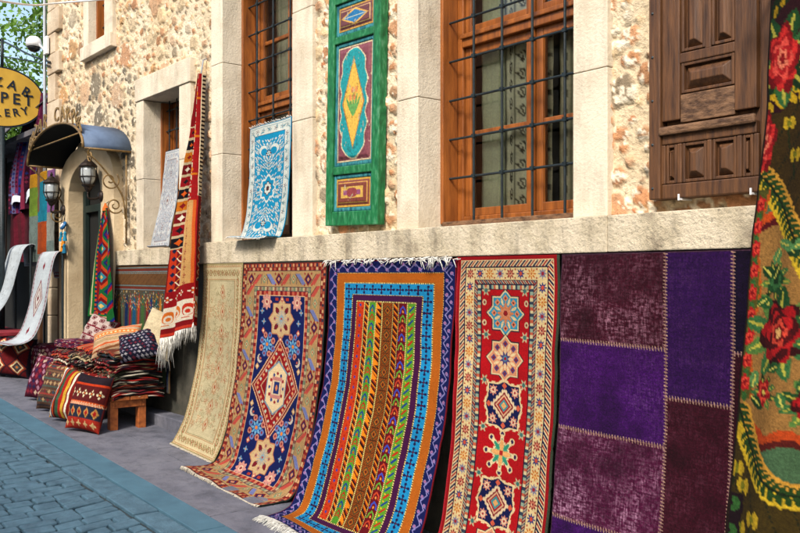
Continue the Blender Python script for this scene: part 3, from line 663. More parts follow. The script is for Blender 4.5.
# ================================================================== dark carved shutter
def brown_door():
    x0 = at(651, 200, -.03).x; x1 = -1.80; z0 = 2.108; h = 1.9; yb, yf = .05, -.035
    t = thing('carved_wooden_door', (x0, 0, z0), 'dark brown carved door leaf with raised panels hung on the wall beside the rose rug', 'wooden door')
    X = lambda px: at(px, 200, -.03).x; Z = lambda px, py: at(px, py, -.03).z
    b = MB()
    b.box(x0, X(662), yf-.012, yb, z0, z0+h); b.box(X(662)+.002, x1, yf, yb, z0, z0+.065)
    b.box(x1-.05, x1, yf-.01, yb, z0+.067, z0+h)
    b.box(X(662)+.002, X(680), yf, yb, z0+.35, z0+h); b.box(X(735), X(757), yf, yb, z0+.35, z0+h)
    b.box(X(760), x1-.053, yf+.008, yb, z0+.067, z0+h)
    b.box(X(662)+.002, X(757), yf+.001, yb-.001, z0+.245, z0+.30)
    b.box(X(705), X(711), yf+.002, yb-.002, z0+.64, z0+h); b.box(X(680), X(735), yf+.002, yb-.002, z0+.6, z0+.645)
    for k in range(5):
        xx = X([664, 680, 710, 740, 757][k])-.004; b.box(xx-.012, xx+.012, yf+.003, yb-.002, z0+.066, z0+.244)
    b.build('frame', 'brown', t, .005)
    MB().box(X(661), X(758), yf-.022, yf-.0015, z0+.285, z0+.325).build('moulding', 'wornbrown', t, .01)
    MB().box(X(680)+.002, X(735)-.002, yf+.004, yb-.002, z0+.335, z0+.46).build('worn_board', 'wornbrown', t, .004)
    MB().box(X(664), x1-.01, yf+.03, yb-.003, z0+.06, z0+h-.01).build('back_board', 'brown', t)
    def raised(xa, xb, za, zb):
        b = MB(); xm = .014
        b.box(xa, xa+xm, yf+.006, yb-.01, za, zb); b.box(xb-xm, xb, yf+.006, yb-.01, za, zb); b.box(xa+xm, xb-xm, yf+.007, yb-.01, za, za+xm); b.box(xa+xm, xb-xm, yf+.007, yb-.01, zb-xm, zb)
        d = min(.03, (xb-xa)*.22); i = xm+.006; k = len(b.v)
        for (a, y) in ((i, yf+.026), (i+d, yf+.0)):
            for (xx, zz) in ((xa+a, za+a), (xb-a, za+a), (xb-a, zb-a), (xa+a, zb-a)): b.v.append(Vector((xx, y, zz)))
        b.f += [(k+4, k+5, k+6, k+7)]+[(k+j, k+(j+1) % 4, k+4+(j+1) % 4, k+4+j) for j in range(4)]
        b.build('raised_panel', 'brown', t, .003)
    raised(X(681), X(705)-.001, z0+.65, z0+1.45); raised(X(711)+.001, X(734), z0+.65, z0+1.45)
    raised(X(681), X(734), z0+.465, z0+.6)
    for a, c in ((664, 680), (680, 710), (710, 740), (740, 757)): raised(X(a)+.010, X(c)-.018, z0+.068, z0+.243)
    b = MB()
    for k in range(9): b.lathe((x0+.02, yf-.013, z0+.05+k*.2), [(.0, -.002), (.007, 0), (0, .005)], 8, Matrix.Rotation(PI/2, 3, 'X').to_4x4())
    b.build('nail_head', 'iron', t)
    for px in (681, 753):
        o = MB().box(X(px)-.004, X(px)+.004, -.045, .05, z0-.010, z0-.002).box(X(px)-.004, X(px)+.004, -.05, -.0455, z0-.012, z0+.016).build('metal_hook', 'white'); tag(o, 'small white metal hook under the %s of the carved door' % ('left part' if px < 700 else 'right part'), 'hook', 'hooks holding the carved door')
brown_door()

# ================================================================== RUGS ON THE WALL
def prof_pts(x, prof, top=1.868, dx=None):
    out = []
    for i, (y, s) in enumerate(prof):
        xx = x+(dx[i] if dx else 0); g = gz(xx)+.008
        out.append((xx, y, g+s*(top-g)))
    return out
G1 = 'rugs hung in a row below the ledge'
# cream rug
def cream_rug():
    cv = CV(82, 172, 1.7, '#cfc29c'); r = random.Random(4)
    cv.i *= (1+.25*(fbm(cv.X, cv.Y, 20, 2)-.5))[..., None]
    for _ in range(150):
        x = r.uniform(16, 66); y = r.uniform(20, 150); k = r.choice(['#c4936a', '#b98a66', '#c9a27c', '#a9a07a', '#bd7a58'])
        for xx in (x, 82-x): cv.ros(xx, y, r.uniform(1.2, 2.8), k, '#d8cba6', k, r.choice([4, 5, 6]))
        cv.line(x, y, x+r.uniform(-6, 6), y+r.uniform(-5, 5), .35, '#b3a47c'); cv.line(82-x, y, 82-x+r.uniform(-6, 6), y+r.uniform(-5, 5), .35, '#b3a47c')
    for y in range(26, 150, 17): cv.dia(41, y, 5, 7, '#c49a74'); cv.dia(41, y, 3, 4.4, '#d6c9a4'); cv.ell(41, y, 1.3, 2, '#b4623e')
    cv.frame(0, 15, '#d9c9a0'); cv.frame(0, 1.2, '#b0a276'); cv.frame(2.5, 3.2, '#b9875c'); cv.frame(13.6, 14.4, '#b9875c'); cv.frame(15, 15.6, '#9c9068')
    def mt(x, y, hz, i):
        cv.ell(x, y, 3.2 if hz else 2.6, 2.6 if hz else 3.8, '#b4664a' if i % 2 else '#c08a64'); cv.ell(x, y, 1.9, 2, '#dccda6'); cv.ell(x, y, .9, 1.1, '#a8503a')
    cv.along(8.4, 8.5, mt)
    def mt2(x, y, hz, i): cv.leaf(x-3, y-3, 5, .9, .8, '#a89a6c'); cv.leaf(x+3, y+3, 5, .9, -2.3, '#a89a6c')
    cv.along(8.4, 4.25, mt2); cv.along(1.9, 2.6, lambda x, y, h, i: cv.dia(x, y, .8, .8, '#b98a5c'))
    cv.grain(.12, .06, 3)
    pr = [(-.07, 1), (-.075, .8), (-.10, .5), (-.17, .25), (-.24, .10), (-.31, .012), (-.335, 0)]
    L = prof_pts(wx(204, -.07), pr, dx=[0, 0, -.02, -.04, -.06, -.08, -.08]); R = prof_pts(wx(243, -.07), pr, dx=[0]*7)
    o, P = rug('hanging_rug', L, R, cv, 'pale cream rug with faded rust flowers, leftmost of the rugs hung under the ledge', 'rug', G1,
               rip=lambda U, V: np.stack([0*U, -.018*np.sin(U*7+1)*V*(1-V)*3, 0*U], -1))
    fringe(o, P[-1], (0, -1, -.02), 130, .02, gl=True)
cream_rug()
# navy medallion rug
def navy_rug():
    w, h = 120, 212; cv = CV(w, h, 2.0, '#14286a'); cx = w/2
    cv.frame(0, 30, '#bd9a6a')
    # outer red brick border
    cv.frame(0, 8, '#7d2a22'); cv.checks(1.6, 4.2, 2.4, ['#b4553c', '#d9a777', '#8c2c26', '#c97b58', '#3d3a4c']); cv.checks(5, 7.2, 3.2, ['#8c2420', '#d6ae82', '#8c2420', '#b9674a']); cv.frame(0, 1, '#2c3a34')
    cv.frame(7.4, 8, '#2a2740')
    # main cream border
    cs = ['#8c1f26', '#7d7fa8', '#c8664c', '#6c7f58', '#8c1f26', '#b4886c']
    def mt(x, y, hz, i):
        m = i % 4
        if m == 0: cv.dia(x, y, 5, 5.6, '#8a1c26'); cv.dia(x, y, 3.4, 3.8, '#2a2a58'); cv.dia(x, y, 1.8, 2, '#d99a72'); [cv.dia(x+a*4.6, y+b*4.6, 1.3, 1.3, '#a03a34') for a in (-1, 1) for b in (-1, 1)]
        elif m == 2: cv.dia(x, y, 3.4, 4, '#8a9a78'); cv.dia(x, y, 1.8, 2.2, '#dcb98a'); cv.ell(x, y, .8, .8, '#8c1f26'); [cv.line(x+a*4.5, y-4, x+a*4.5, y+4, .4, '#7a6a60') for a in (-1, 1)]
        else:
            s = 1 if m == 1 else -1; c = '#c4584a' if m == 1 else '#7f86b4'
            for k in (-1.8, 0, 1.8): cv.line(x-4*s+k, y+4, x+4*s+k, y-4, .65, c)
            cv.line(x-4*s-3.6, y+4, x+4*s-3.6, y-4, .35, '#5a3a3c')
    cv.along(14.6, 9.6, mt)
    cv.frame(20.6, 21.4, '#3a3450'); cv.checks(21.4, 24.4, 2.6, ['#a8977a', '#7d8a6c', '#c6b08a', '#8a5a48']); cv.frame(24.4, 25, '#3a3450')
    cv.checks(25, 28.4, 3.2, ['#a8322c', '#cf8a66', '#8a1f24', '#c86a50']); cv.frame(28.4, 29, '#e0c59c'); cv.frame(29, 30, '#2c2c60')
    cv.rect(30, 30, w-30, h-30, '#10205e')
    def star(cy):
        for k, c in ((16, '#b87a5c'), (14.9, '#d0b284')): cv.st8(cx, cy, k*1.04, c, k*1.16)
        for a in range(8):
            t = a*PI/4; x2, y2 = cx+8.6*math.cos(t), cy+9.6*math.sin(t)
            if a % 2: cv.leaf(cx+5*math.cos(t), cy+5.6*math.sin(t), 7.5, 2.2, math.atan2(1.1*math.sin(t), math.cos(t)), '#7c1c2c')
            else: cv.ell(x2, y2, 1.7, 1.9, '#b98a78'); cv.ell(x2+0, y2, .8, .8, '#7c1c2c')
        for a in range(16): t = a*PI/8; cv.line(cx, cy, cx+6.5*math.cos(t), cy+7*math.sin(t), .35, '#9aa7a8')
        cv.ell(cx, cy, 2.2, 2.4, '#8fa8b0'); cv.ell(cx, cy, 1, 1.1, '#b0503c')
    def blue(x, y, s=1.0):
        for a in range(8):
            t = a*PI/4+.39; cv.ell(x+8*s*math.cos(t), y+8.6*s*math.sin(t), 2.5*s, 2.7*s, '#c98674' if a % 2 else '#6f86b8'); cv.ell(x+8*s*math.cos(t), y+8.6*s*math.sin(t), 1.1*s, 1.2*s, '#8c2a34')
        cv.ros(x, y, 6.6*s, '#7fb0cc', '#3a7fb4', '#e08a34', 8)
    def pink(x, y, s=1.0):
        for a in range(8):
            t = a*PI/4; cv.leaf(x+1.5*math.cos(t), y+1.5*math.sin(t), 5.6*s, 1.7*s, t, '#d59a8c')
        cv.ell(x, y, 2.6, 2.8, '#e8c8a8'); cv.ell(x, y, 1.4, 1.5, '#9c3040')
    def small(x, y, c='#c46a5a'): cv.dia(x, y, 2.6, 3, c); cv.dia(x, y, 1.2, 1.4, '#f0d8b0')
    def tiny(x, y): cv.star(x, y, 3, '#7aa0bc', 4, .4); cv.ell(x, y, .8, .8, '#d89a60')
    def crescent(x, y, s): cv.ell(x, y, 3.4, 3.8, '#d0c0b0'); cv.ell(x+s*1.6, y-1, 2.8, 3.1, '#10205e'); cv.ell(x+s, y, 1, 1, '#c8644c')
    my = h/2; H = 41
    # big diamond
    for k, c in ((1.06, '#e2b78c'), (1.02, '#7c1420'), (.95, '#d8a88a'), (.91, '#9a1c22'), (.66, '#d9b48c'), (.63, '#8a161e')): cv.dia(cx, my, 29*k, H*k, c)
    for k in range(9):
        t = (k+.5)/9
        for sx in (-1, 1):
            for sy in (-1, 1): cv.dia(cx+sx*24*t, my+sy*34*(1-t), 1.5, 1.7, '#c6ccb4' if k % 2 else '#e0a070')
    q = np.maximum(abs(cv.X-cx)/12.5, (abs(cv.Y-my)/16.5)*.72+(abs(cv.X-cx)/12.5)*.42)
    cv.put(q < 1, '#7f98a4'); cv.put(q < .92, '#e6cda2'); 
    for a in range(12): t = a*PI/6; cv.ell(cx+9*math.cos(t), my+12*math.sin(t), 1.3, 1.5, '#a02c34' if a % 2 else '#3c4c84')
    cv.put(np.maximum(abs(cv.X-cx)/6.5, abs(cv.Y-my)/9) < 1, '#c98a80'); cv.put(np.maximum(abs(cv.X-cx)/5.3, abs(cv.Y-my)/6.2) < 1, '#dfc7a4'); cv.put(np.maximum(abs(cv.X-cx)/3.3, abs(cv.Y-my)/5.2) < 1, '#2a3a74'); cv.ell(cx, my, 1.4, 2.4, '#d88a5c')
    for s in (-1, 1):
        Y = lambda d: my+s*d
        star(Y(58)); 
        for sx in (-1, 1):
            blue(cx+sx*16.5, Y(35.5)); small(cx+sx*23, Y(47)); tiny(cx+sx*23, Y(55)); pink(cx+sx*20.5, Y(72)); crescent(cx+sx*24.5, Y(23), -sx); small(cx+sx*27, Y(16), '#c8a070'); tiny(cx+sx*26.4, Y(64))
            cv.rect(cx+sx*7-2, Y(74.5)-1.4, cx+sx*7+2, Y(74.5)+1.4, '#b8402c')
        small(cx, Y(39.6-0+1)); small(cx, Y(78) if False else Y(74.6))
    cv.grain(.14, .08, 5)
    pr = [(-.07, 1), (-.085, .75), (-.12, .5), (-.18, .26), (-.25, .10), (-.33, .02), (-.44, 0), (-.60, 0)]
    pR = [(-.07, 1), (-.085, .75), (-.13, .5), (-.20, .26), (-.28, .10), (-.36, .02), (-.46, 0), (-.60, 0)]
    L = prof_pts(wx(244, -.07), pr, dx=[0, 0, 0, .0, .02, .05, .06, .02]); R = prof_pts(wx(328, -.07), pR, dx=[0, .0, .02, .03, .03, .02, 0, -.0])
    o, P = rug('hanging_rug', L, R, cv, 'navy blue rug with red diamond medallion and cream stars, second from left under ledge', 'rug', G1,
               rip=lambda U, V: np.stack([0*U, -.02*np.sin(U*6.5+.5)*np.clip(V*(1-V)*4, 0, 1), .006*np.sin(U*20)*(V > .9)+.01*np.sin(U*5+1)*np.clip((V-.85)*8, 0, 1)], -1))
    fringe(o, P[-1]+np.array([0, 0, .004]), (-.1, -1, 0), 170, .022, gl=True)
navy_rug()
# striped kilim style rug
def stripe_rug():
    w, h = 131, 262; cv = CV(w, h, 2.0, '#101c58'); r = random.Random(2)
    cv.frame(0, 1.0, '#7a1020'); cv.frame(1, 11, '#121f5e')
    d = cv.ins(); hor = (np.minimum(cv.Y, h-cv.Y) <= np.minimum(cv.X, w-cv.X)); t = np.where(hor, cv.X, cv.Y)
    def zig(c, amp, per, off, th, mn, mx):
        tri = abs(((t/per) % 1)-.5)*2; cv.put((abs(d-(off+amp*(tri-.5))) < th) & (d > mn) & (d < mx), c)
    zig('#9a93c8', 5.2, 11, 6, .55, 1, 11)
    def bud(x, y, hz, i):
        s = 2.2 if i % 2 else -2.2; a, b_ = (x, y+s) if hz else (x+s, y)
        cv.ell(a, b_, 1.4, 1.4, '#a88ab8'); cv.ell(a, b_, .7, .7, '#c03a50')
        cv.line(a, b_, a+1.6, b_+1.6, .35, '#8c84c0')
    cv.along(6, 5.5, bud)
    cv.checks(10.6, 11.5, .9, ['#e8cf7c', '#1c1c3c'])
    cv.frame(11.5, 19.5, '#c46e1c'); cv.i[(d > 11.5) & (d < 19.5)] *= .9
    cv.checks(19.5, 20.4, .9, ['#f0dc8c', '#3c2414'])
    cv.frame(20.4, 30, '#2394c4')
    def cross(x, y, hz, i):
        for a, b_ in ((1, 0), (-1, 0), (0, 1), (0, -1)): cv.line(x, y, x+a*2.6, y+b_*2.6, .55, '#1c1648'); cv.ell(x+a*2.9, y+b_*2.9, 1.15, 1.15, '#231650')
        cv.ell(x, y, .9, .9, '#5a1440')
    cv.along(25.2, 9.4, cross); cv.checks(29.6, 30.4, .9, ['#e8cf7c', '#1c1c3c'])
    cv.frame(30.4, 35.5, '#4d1448'); cv.checks(35.5, 36.2, .9, ['#f0dc8c', '#3c2414'])
    x = 36.2; cols = [('o', 8.4), ('d', 3.6), ('g', 6.2), ('e', 5.2), ('b', 9.6), ('d', 4.6), ('m', 8.2), ('l', 0)]
    tot = w-72.4; s0 = sum(c[1] for c in cols); cols[-1] = ('l', max(5.5, tot-s0-7*.8))
    inn = (cv.Y > 36.2) & (cv.Y < h-36.2)
    def R_(a, b_, c): cv.put(inn & (cv.X >= a) & (cv.X < b_), c)
    for k, (ty, wd) in enumerate(cols):
        a, b_ = x, x+wd; c = (a+b_)/2
        base = dict(o='#cc4416', d='#34100e', g='#5a9a30', e='#28100a', b='#7c4012', m='#700a1c', l='#66a030')[ty]; R_(a, b_, base)
        y = 39.0; i = 0
        if ty == 'o':
            while y < h-40: cv.dia(c, y, 1.3, 1.6, '#2a4aa0'); cv.ell(c-2.4, y+3, .6, .6, '#7a1c14'); cv.ell(c+2.4, y+3, .6, .6, '#7a1c14'); cv.dia(c, y+6, 1.1, 1.3, '#b8280c'); y += 9; i += 1
        elif ty in 'de':
            ph = ((cv.Y-(cv.X-a)*1.0) % 5.2); band = inn & (cv.X >= a+.3) & (cv.X < b_-.3); cv.put(band & (ph < 1.7), '#e8871c'); cv.put(band & (ph > 2.4) & (ph < 3.0), '#b83a14'); 
            if ty == 'e':
                tri = ((cv.Y % 6.0)/6.0*(wd)); cv.put(band & (cv.X-a < tri) & (((cv.Y/6).astype(int) % 2) == 0), '#f0941c')
        elif ty in 'gm':
            pc = ['#1c3c8c', '#b02c1c'] if ty == 'g' else ['#3a5cc4', '#6cae3c', '#d0502c']
            while y < h-42:
                cc = pc[i % len(pc)]; 
                cv.line(c, y, c-wd*.27, y+2.6, .55, cc); cv.line(c, y, c+wd*.27, y+2.6, .55, cc); cv.line(c-wd*.27, y+2.6, c-wd*.3, y+5.4, .5, cc); cv.line(c+wd*.27, y+2.6, c+wd*.3, y+5.4, .5, cc)
                cv.ell(c, y+4.4, .8, 1.1, '#c83c28' if ty == 'g' else '#e89a4c'); cv.ell(c-wd*.38, y+5.6, .55, .6, cc); cv.ell(c+wd*.38, y+5.6, .55, .6, cc); y += 7.6; i += 1
        elif ty == 'b':
            cv.put(inn & (cv.X >= a+1) & (cv.X < b_-1) & (((cv.X+cv.Y) % 2.2) < .5), '#b8661c')
            while y < h-42: cv.dia(c, y+4, 3.4, 4.4, '#3a4a2c'); cv.dia(c, y+4, 2.4, 3.2, '#b8681c'); cv.dia(c, y+4, 1.3, 1.8, '#5c2410'); cv.line(c-3, y+9, c+3, y+9, .35, '#4a2c10'); y += 10.4
        elif ty == 'l':
            while y < h-42:
                cv.line(c-1.8, y+3.6, c+1.8, y, .75, '#c02c1c' if i % 2 else '#24408c'); cv.ell(c-1.5, y+.4, .7, .7, '#f0b83c'); y += 5.6; i += 1
        x = b_
        if k < len(cols)-1:
            cv.put(inn & (cv.X >= x) & (cv.X < x+.8) & ((cv.Y % 1.5) < 1.0), '#f0d884'); cv.put(inn & (cv.X >= x) & (cv.X < x+.8) & ((cv.Y % 1.5) >= 1.0), '#3a1c10'); x += .8
    cv.grain(.1, .06, 8)
    pL = [(-.075, 1), (-.10, .75), (-.16, .5), (-.26, .27), (-.35, .11), (-.42, .02), (-.50, 0), (-.60, 0), (-.68, 0)]
    L = prof_pts(wx(330, -.075), pL, top=1.862, dx=[0, .03, .07, .08, .08, .09, .11, .15, .17]); R = prof_pts(wx(457, -.075), pL, top=1.862, dx=[0, -.02, -.01, .0, .02, .0, 0, .0, 0])
    o, P = rug('hanging_rug', L, R, cv, 'blue bordered rug with orange, green and maroon vertical stripes, middle of the row', 'rug', G1, m='kilim',
        rip=lambda U, V: np.stack([0*U, -.032*np.sin(U*5.2+.3)*np.clip(V*(1-V)*4, 0, 1)-.012*np.sin(U*17+2)*np.clip(V*2, 0, 1)*(1-V), .012*np.sin(U*9)*np.clip((V-.85)*8, 0, 1)], -1))
    # knotted white tassels
    fringe(o, P[-1]+np.array([0, 0, .006]), (-.25, -1, 0), 360, .085, 'fringew', .0026, .35, gl=True)
    top = P[0]; b = MB()
    for k in range(16):
        i = int((k+.5)/16*(len(top)-1)); p = Vector(top[i]); big = 1.6 if k in (0, 13, 14, 15) else .8
        for _ in range(int(8*big)):
            q = p+Vector((random.uniform(-.05, .05)*big, -.012, random.uniform(-.006, .012)))
            b.tube([q, q+Vector((random.uniform(-.03, .03), -.02, -.004)), q+Vector((random.uniform(-.05, .05), -.025, random.uniform(-.05, .01)*big))], .0045, 4, .002)
    b.build('tassel', 'fringew', o, smooth=True)
stripe_rug()
# red rug with medallions
def red_rug():
    w, h = 76, 192; cv = CV(w, h, 2.6, '#b01420'); cx = w/2
    cv.frame(0, 2.2, '#a3121c'); cv.frame(2.2, 6.4, '#e6cfa0')
    d = cv.ins(); hor = (np.minimum(cv.Y, h-cv.Y) <= np.minimum(cv.X, w-cv.X)); t = np.where(hor, cv.X, cv.Y)
    ph = (t+d*1.0) % 4.6; cv.put((d > 2.5) & (d < 6.1) & (ph < 1.5), '#1e2350'); cv.put((d > 2.5) & (d < 6.1) & (ph > 2.3) & (ph < 3.5), '#a8202c')
    cv.frame(6.1, 6.7, '#2a2440'); cv.frame(6.7, 13.6, '#e3cb98')
    cs = [('#8c1c2c', '#d88a6c'), ('#2c3c7c', '#d05a3c'), ('#c8742c', '#e8c07c'), ('#8c8a9c', '#a03040')]
    def mt(x, y, hz, i):
        a, b_ = cs[i % 4]
        if i % 2: cv.star(x, y, 3.3, a, 8, .45); cv.ell(x, y, 1.1, 1.1, b_)
        else: cv.ros(x, y, 3.3, a, b_, '#f0dcb0', 8); cv.ell(x, y, .7, .7, a)
        for sx in (-1, 1): cv.ell(x+(3.9 if hz else 2.4*sx), y+(2.4*sx if hz else 3.9), .6, .6, '#b04438')
    cv.along(10.15, 7.8, mt)
    cv.frame(13.6, 14.1, '#2a2440'); ph = (t-d*1.0) % 3.6; cv.put((d > 14.1) & (d < 16.1), '#c8b08c'); cv.put((d > 14.1) & (d < 16.1) & (ph < 1.2), '#8c2430'); cv.put((d > 14.1) & (d < 16.1) & (ph > 1.8) & (ph < 2.8), '#34506c')
    cv.frame(16, 16.6, '#2a2440'); cv.checks(16.6, 19.0, 1.7, ['#9cae98', '#c86a4c', '#dccba0', '#3c4a5c']); cv.frame(19.0, 19.6, '#2a1c30')
    fx0, fx1 = 19.6, w-19.6
    cv.rect(fx0, 19.6, fx1, h-19.6, '#b8101c')
    def star(cy, c1, c2, c3, c4):
        cv.st8(cx, cy, 15.2, '#2a2c3c', 14.2); cv.st8(cx, cy, 14.4, '#e8cfa0', 13.4); cv.st8(cx, cy, 13.2, c1, 12.3)
        for a in range(8): tt = a*PI/4; cv.dia(cx+9*math.cos(tt), cy+8.6*math.sin(tt), 2.1, 2.1, c2); cv.dia(cx+9*math.cos(tt), cy+8.6*math.sin(tt), .9, .9, '#8c1c24')
        for a in range(8): tt = a*PI/4+.39; cv.leaf(cx+4.5*math.cos(tt), cy+4.5*math.sin(tt), 5, .9, tt, '#e8cfa0')
        cv.ros(cx, cy, 6.6, c3, c2, c4, 8); cv.ell(cx, cy, 1.1, 1.1, '#a01c24')
    def square(cy):
        q = np.maximum(abs(cv.X-cx), abs(cv.Y-cy)); R = 11.6; wob = .7*np.sign(np.sin((cv.X+cv.Y)*1.3))
        bump = np.minimum(np.exp(-((cv.X-cx)/3.4)**2)*3.2, 9)+np.minimum(np.exp(-((cv.Y-cy)/3.4)**2)*3.2, 9)
        cv.put(q < R+1.4+wob*.5+bump*.6, '#e8cfa0'); cv.put(q < R+bump*.6, '#26284c'); cv.put(q < R-.5+bump*.6, '#161f54')
        for sx in (-1, 1):
            for sy in (-1, 1): cv.ros(cx+sx*8.2, cy+sy*8.2, 3.3, '#d8907c', '#ecd2ac', '#a83040', 8)
            cv.dia(cx+sx*11.4, cy, 1.9, 1.9, '#d86a4c'); cv.dia(cx, cy+sx*11.4, 1.9, 1.9, '#d86a4c')
        n = ((abs(cv.X-cx)*1.0).astype(int) % 2)*.9
        D = abs(cv.X-cx)+abs(cv.Y-cy)
        cv.put(D < 9.6+n, '#e8cfa8'); cv.put(D < 8.0-n*.6, '#8c1c34'); cv.put(D < 6.4, '#e3b890'); cv.put(D < 5.2, '#b02430'); cv.put(D < 3.8, '#4a9a9c'); cv.put(D < 2.2, '#e8b070')
    def splat(cy):
        for a in range(8):
            tt = a*PI/4; x2, y2 = cx+11.6*math.cos(tt), cy+11*math.sin(tt); cv.line(cx, cy, x2, y2, 1.4, '#e8cfa0'); cv.ell(x2, y2, 2.1, 1.9, '#e8cfa0'); cv.ell(x2, y2, 1.2, 1.2, '#3c2c58')
        cv.ros(cx, cy, 10.6, '#ead4a6', '#ead4a6', '#ead4a6', 8); cv.ros(cx, cy, 8.4, '#3c9a7c', '#4aa884', '#e0875c', 8)
        for a in range(4): tt = a*PI/2; cv.leaf(cx, cy, 8, 1.6, tt, '#e8b070')
        cv.ell(cx, cy, 1.5, 1.5, '#b02c2c')
    star(33, '#3c9cb4', '#e0946c', '#d88a5c', '#8c2c34'); star(59, '#dc9a74', '#5c4c7c', '#e8c89c', '#3c90a8')
    square(86); splat(113); square(141); star(168, '#dc9a74', '#5c4c7c', '#e8c89c', '#3c90a8')
    for y in (20, 46, 72.5, 100, 127, 155):
        for sx in (-1, 1):
            x = cx+sx*15.2; cv.star(x, y, 3.4, '#cdbb94', 6, .4); cv.ell(x, y, 1.3, 1.3, '#4c7c74')
    for y in (27, 39): [cv.ell(cx+sx*16.4, y, 1.5, 1.8, '#d8c49a') or cv.ell(cx+sx*16.4, y, .7, .9, '#8c1c2c') for sx in (-1, 1)]
    cv.grain(.12, .07, 9)
    pL = [(-.07, 1), (-.075, .7), (-.10, .45), (-.15, .22), (-.22, .06), (-.30, .0), (-.36, 0)]
    L = prof_pts(wx(459, -.07), pL, dx=[0, 0, 0, 0, 0, 0, 0]); R = prof_pts(wx(558, -.07), pL)
    o, P = rug('hanging_rug', L, R, cv, 'narrow red rug with star and navy square medallions beside the purple patchwork', 'rug', G1,
        rip=lambda U, V: np.stack([0*U, -.012*np.sin(U*6+2)*np.clip(V*(1-V)*4, 0, 1), 0*U], -1))
    b = MB(); b.tube([Vector(p)+Vector((-.004, -.002, 0)) for p in P[::8, 0]], .006, 6); b.build('selvedge', mat('red_binding', hx('#a01020', .8), None, 60, .95, .5, 200), o, smooth=True)
    b = MB(); b.tube([Vector(p)+Vector((.006, 0, 0)) for p in P[::8, -1]], .008, 6); b.build('selvedge', mat('dark_green_binding', (.02, .03, .015), None, 60, .95, .5, 200), o, smooth=True)
    fringe(o, P[-1], (0, -1, 0), 90, .03, gl=True)
red_rug()
# purple patchwork
def purple_rug():
    xl, xr = wx(562, -.07), -1.55; w = (xr-xl)*100; h = 178; cv = CV(w, h, 3.0, '#2c1040', .78)
    X1_ = (wx(666, -.07)-xl)*100; X2_ = (wx(734, -.07)-xl)*100
    zt = 1.868
    rowz = lambda px, py: (zt-at(px, py, -.09).z)*100
    c1 = [rowz(600, 343), rowz(600, 434), rowz(600, 526)]; c2 = [rowz(700, 401), 170]; c3 = [rowz(733, 352), 130]
    P_ = dict(wine='#3c0a1e', purple='#3c0a54', mauve='#4a1034', dpurple='#300a48', dwine='#3a0a1c', deep='#180826')
    pat = []
    for (xa, xb, cuts, cols) in ((0, X1_, [0]+c1+[h], ['wine', 'purple', 'mauve', 'purple']), (X1_, X2_, [0]+c2+[h], ['dpurple', 'dwine', 'dpurple']), (X2_, w, [0]+c3+[h], ['deep', 'dwine', 'dpurple'])):
        for (ya, yb, c) in zip(cuts[:-1], cuts[1:], cols): cv.rect(xa, ya, xb, yb, P_[c]); pat.append((xa, ya, xb, yb, c))
    r = np.random.RandomState(5)
    for k, (xa, ya, xb, yb, c) in enumerate(pat):
        m = (cv.X >= xa) & (cv.X < xb) & (cv.Y >= ya) & (cv.Y < yb)
        wear = fbm(cv.X+k*50, cv.Y+k*30, 16, 30+k, 4); fine = r.rand(cv.H, cv.W); row = np.repeat(r.rand(cv.H, 1), cv.W, 1); colr = np.repeat(r.rand(1, cv.W), cv.H, 0)
        a = dict(wine=1.0, mauve=1.25, purple=.5, dpurple=.36, dwine=.5, deep=.2)[c]
        amt = np.clip((wear-.30)*1.7, .12, 1)*a*.85*(.15+.85*(fine*.6+.4*row*colr))*np.clip((.5*vn(cv.X*2.6, cv.Y*.7, 1.4, 60+k)+.5*vn(cv.X*.7, cv.Y*2.6, 1.4, 70+k)-.36)*3.6, 0, 1.5)
        hi = np.array(hx(dict(wine='#b8889a', mauve='#c496b0', purple='#86589a', dpurple='#6c4478', dwine='#8c5468', deep='#4c3470')[c], .75))
        amt = np.clip(amt*(.75+.5*colr), 0, .9)*m
        cv.i = cv.i*(1-amt[..., None])+hi*amt[..., None]
        dk = np.clip((.42-wear)*2, 0, .35)*m; cv.i *= (1-dk)[..., None]
    def seam(x0, y0, x1, y1):
        L = math.hypot(x1-x0, y1-y0); n = int(L/1.5)
        cv.line(x0, y0, x1, y1, .3, '#6c4a50')
        for k in range(n):
            t = (k+.5)/n; x = x0+(x1-x0)*t; y = y0+(y1-y0)*t
            if abs(x1-x0) > abs(y1-y0): cv.line(x, y-.9, x+.3, y+.9, .22, '#a48474')
            else: cv.line(x-.9, y, x+.9, y+.3, .22, '#a48474')
    for xx in (X1_, X2_): seam(xx, 0, xx+.3, h)
    for y in c1: seam(0, y, X1_, y+.6)
    for y in c2: seam(X1_, y, X2_, y)
    for y in c3: seam(X2_, y, w, y)
    cv.frame(0, .6, '#4a3040')
    cv.grain(.22, .12, 12)
    pL = [(-.07, 1), (-.08, .6), (-.12, .3), (-.17, .08), (-.2, .01), (-.26, 0)]
    rug('patchwork_rug', prof_pts(xl, pL, dx=[0, 0, -.0, -.01, 0, 0]), prof_pts(xr, pL), cv, 'large purple and wine patchwork rug with stitched seams under the carved door', 'rug', G1, m='worn',
        rip=lambda U, V: np.stack([0*U, -.014*np.sin(U*9+1)*np.clip(V*1.5, 0, 1), 0*U], -1))
purple_rug()
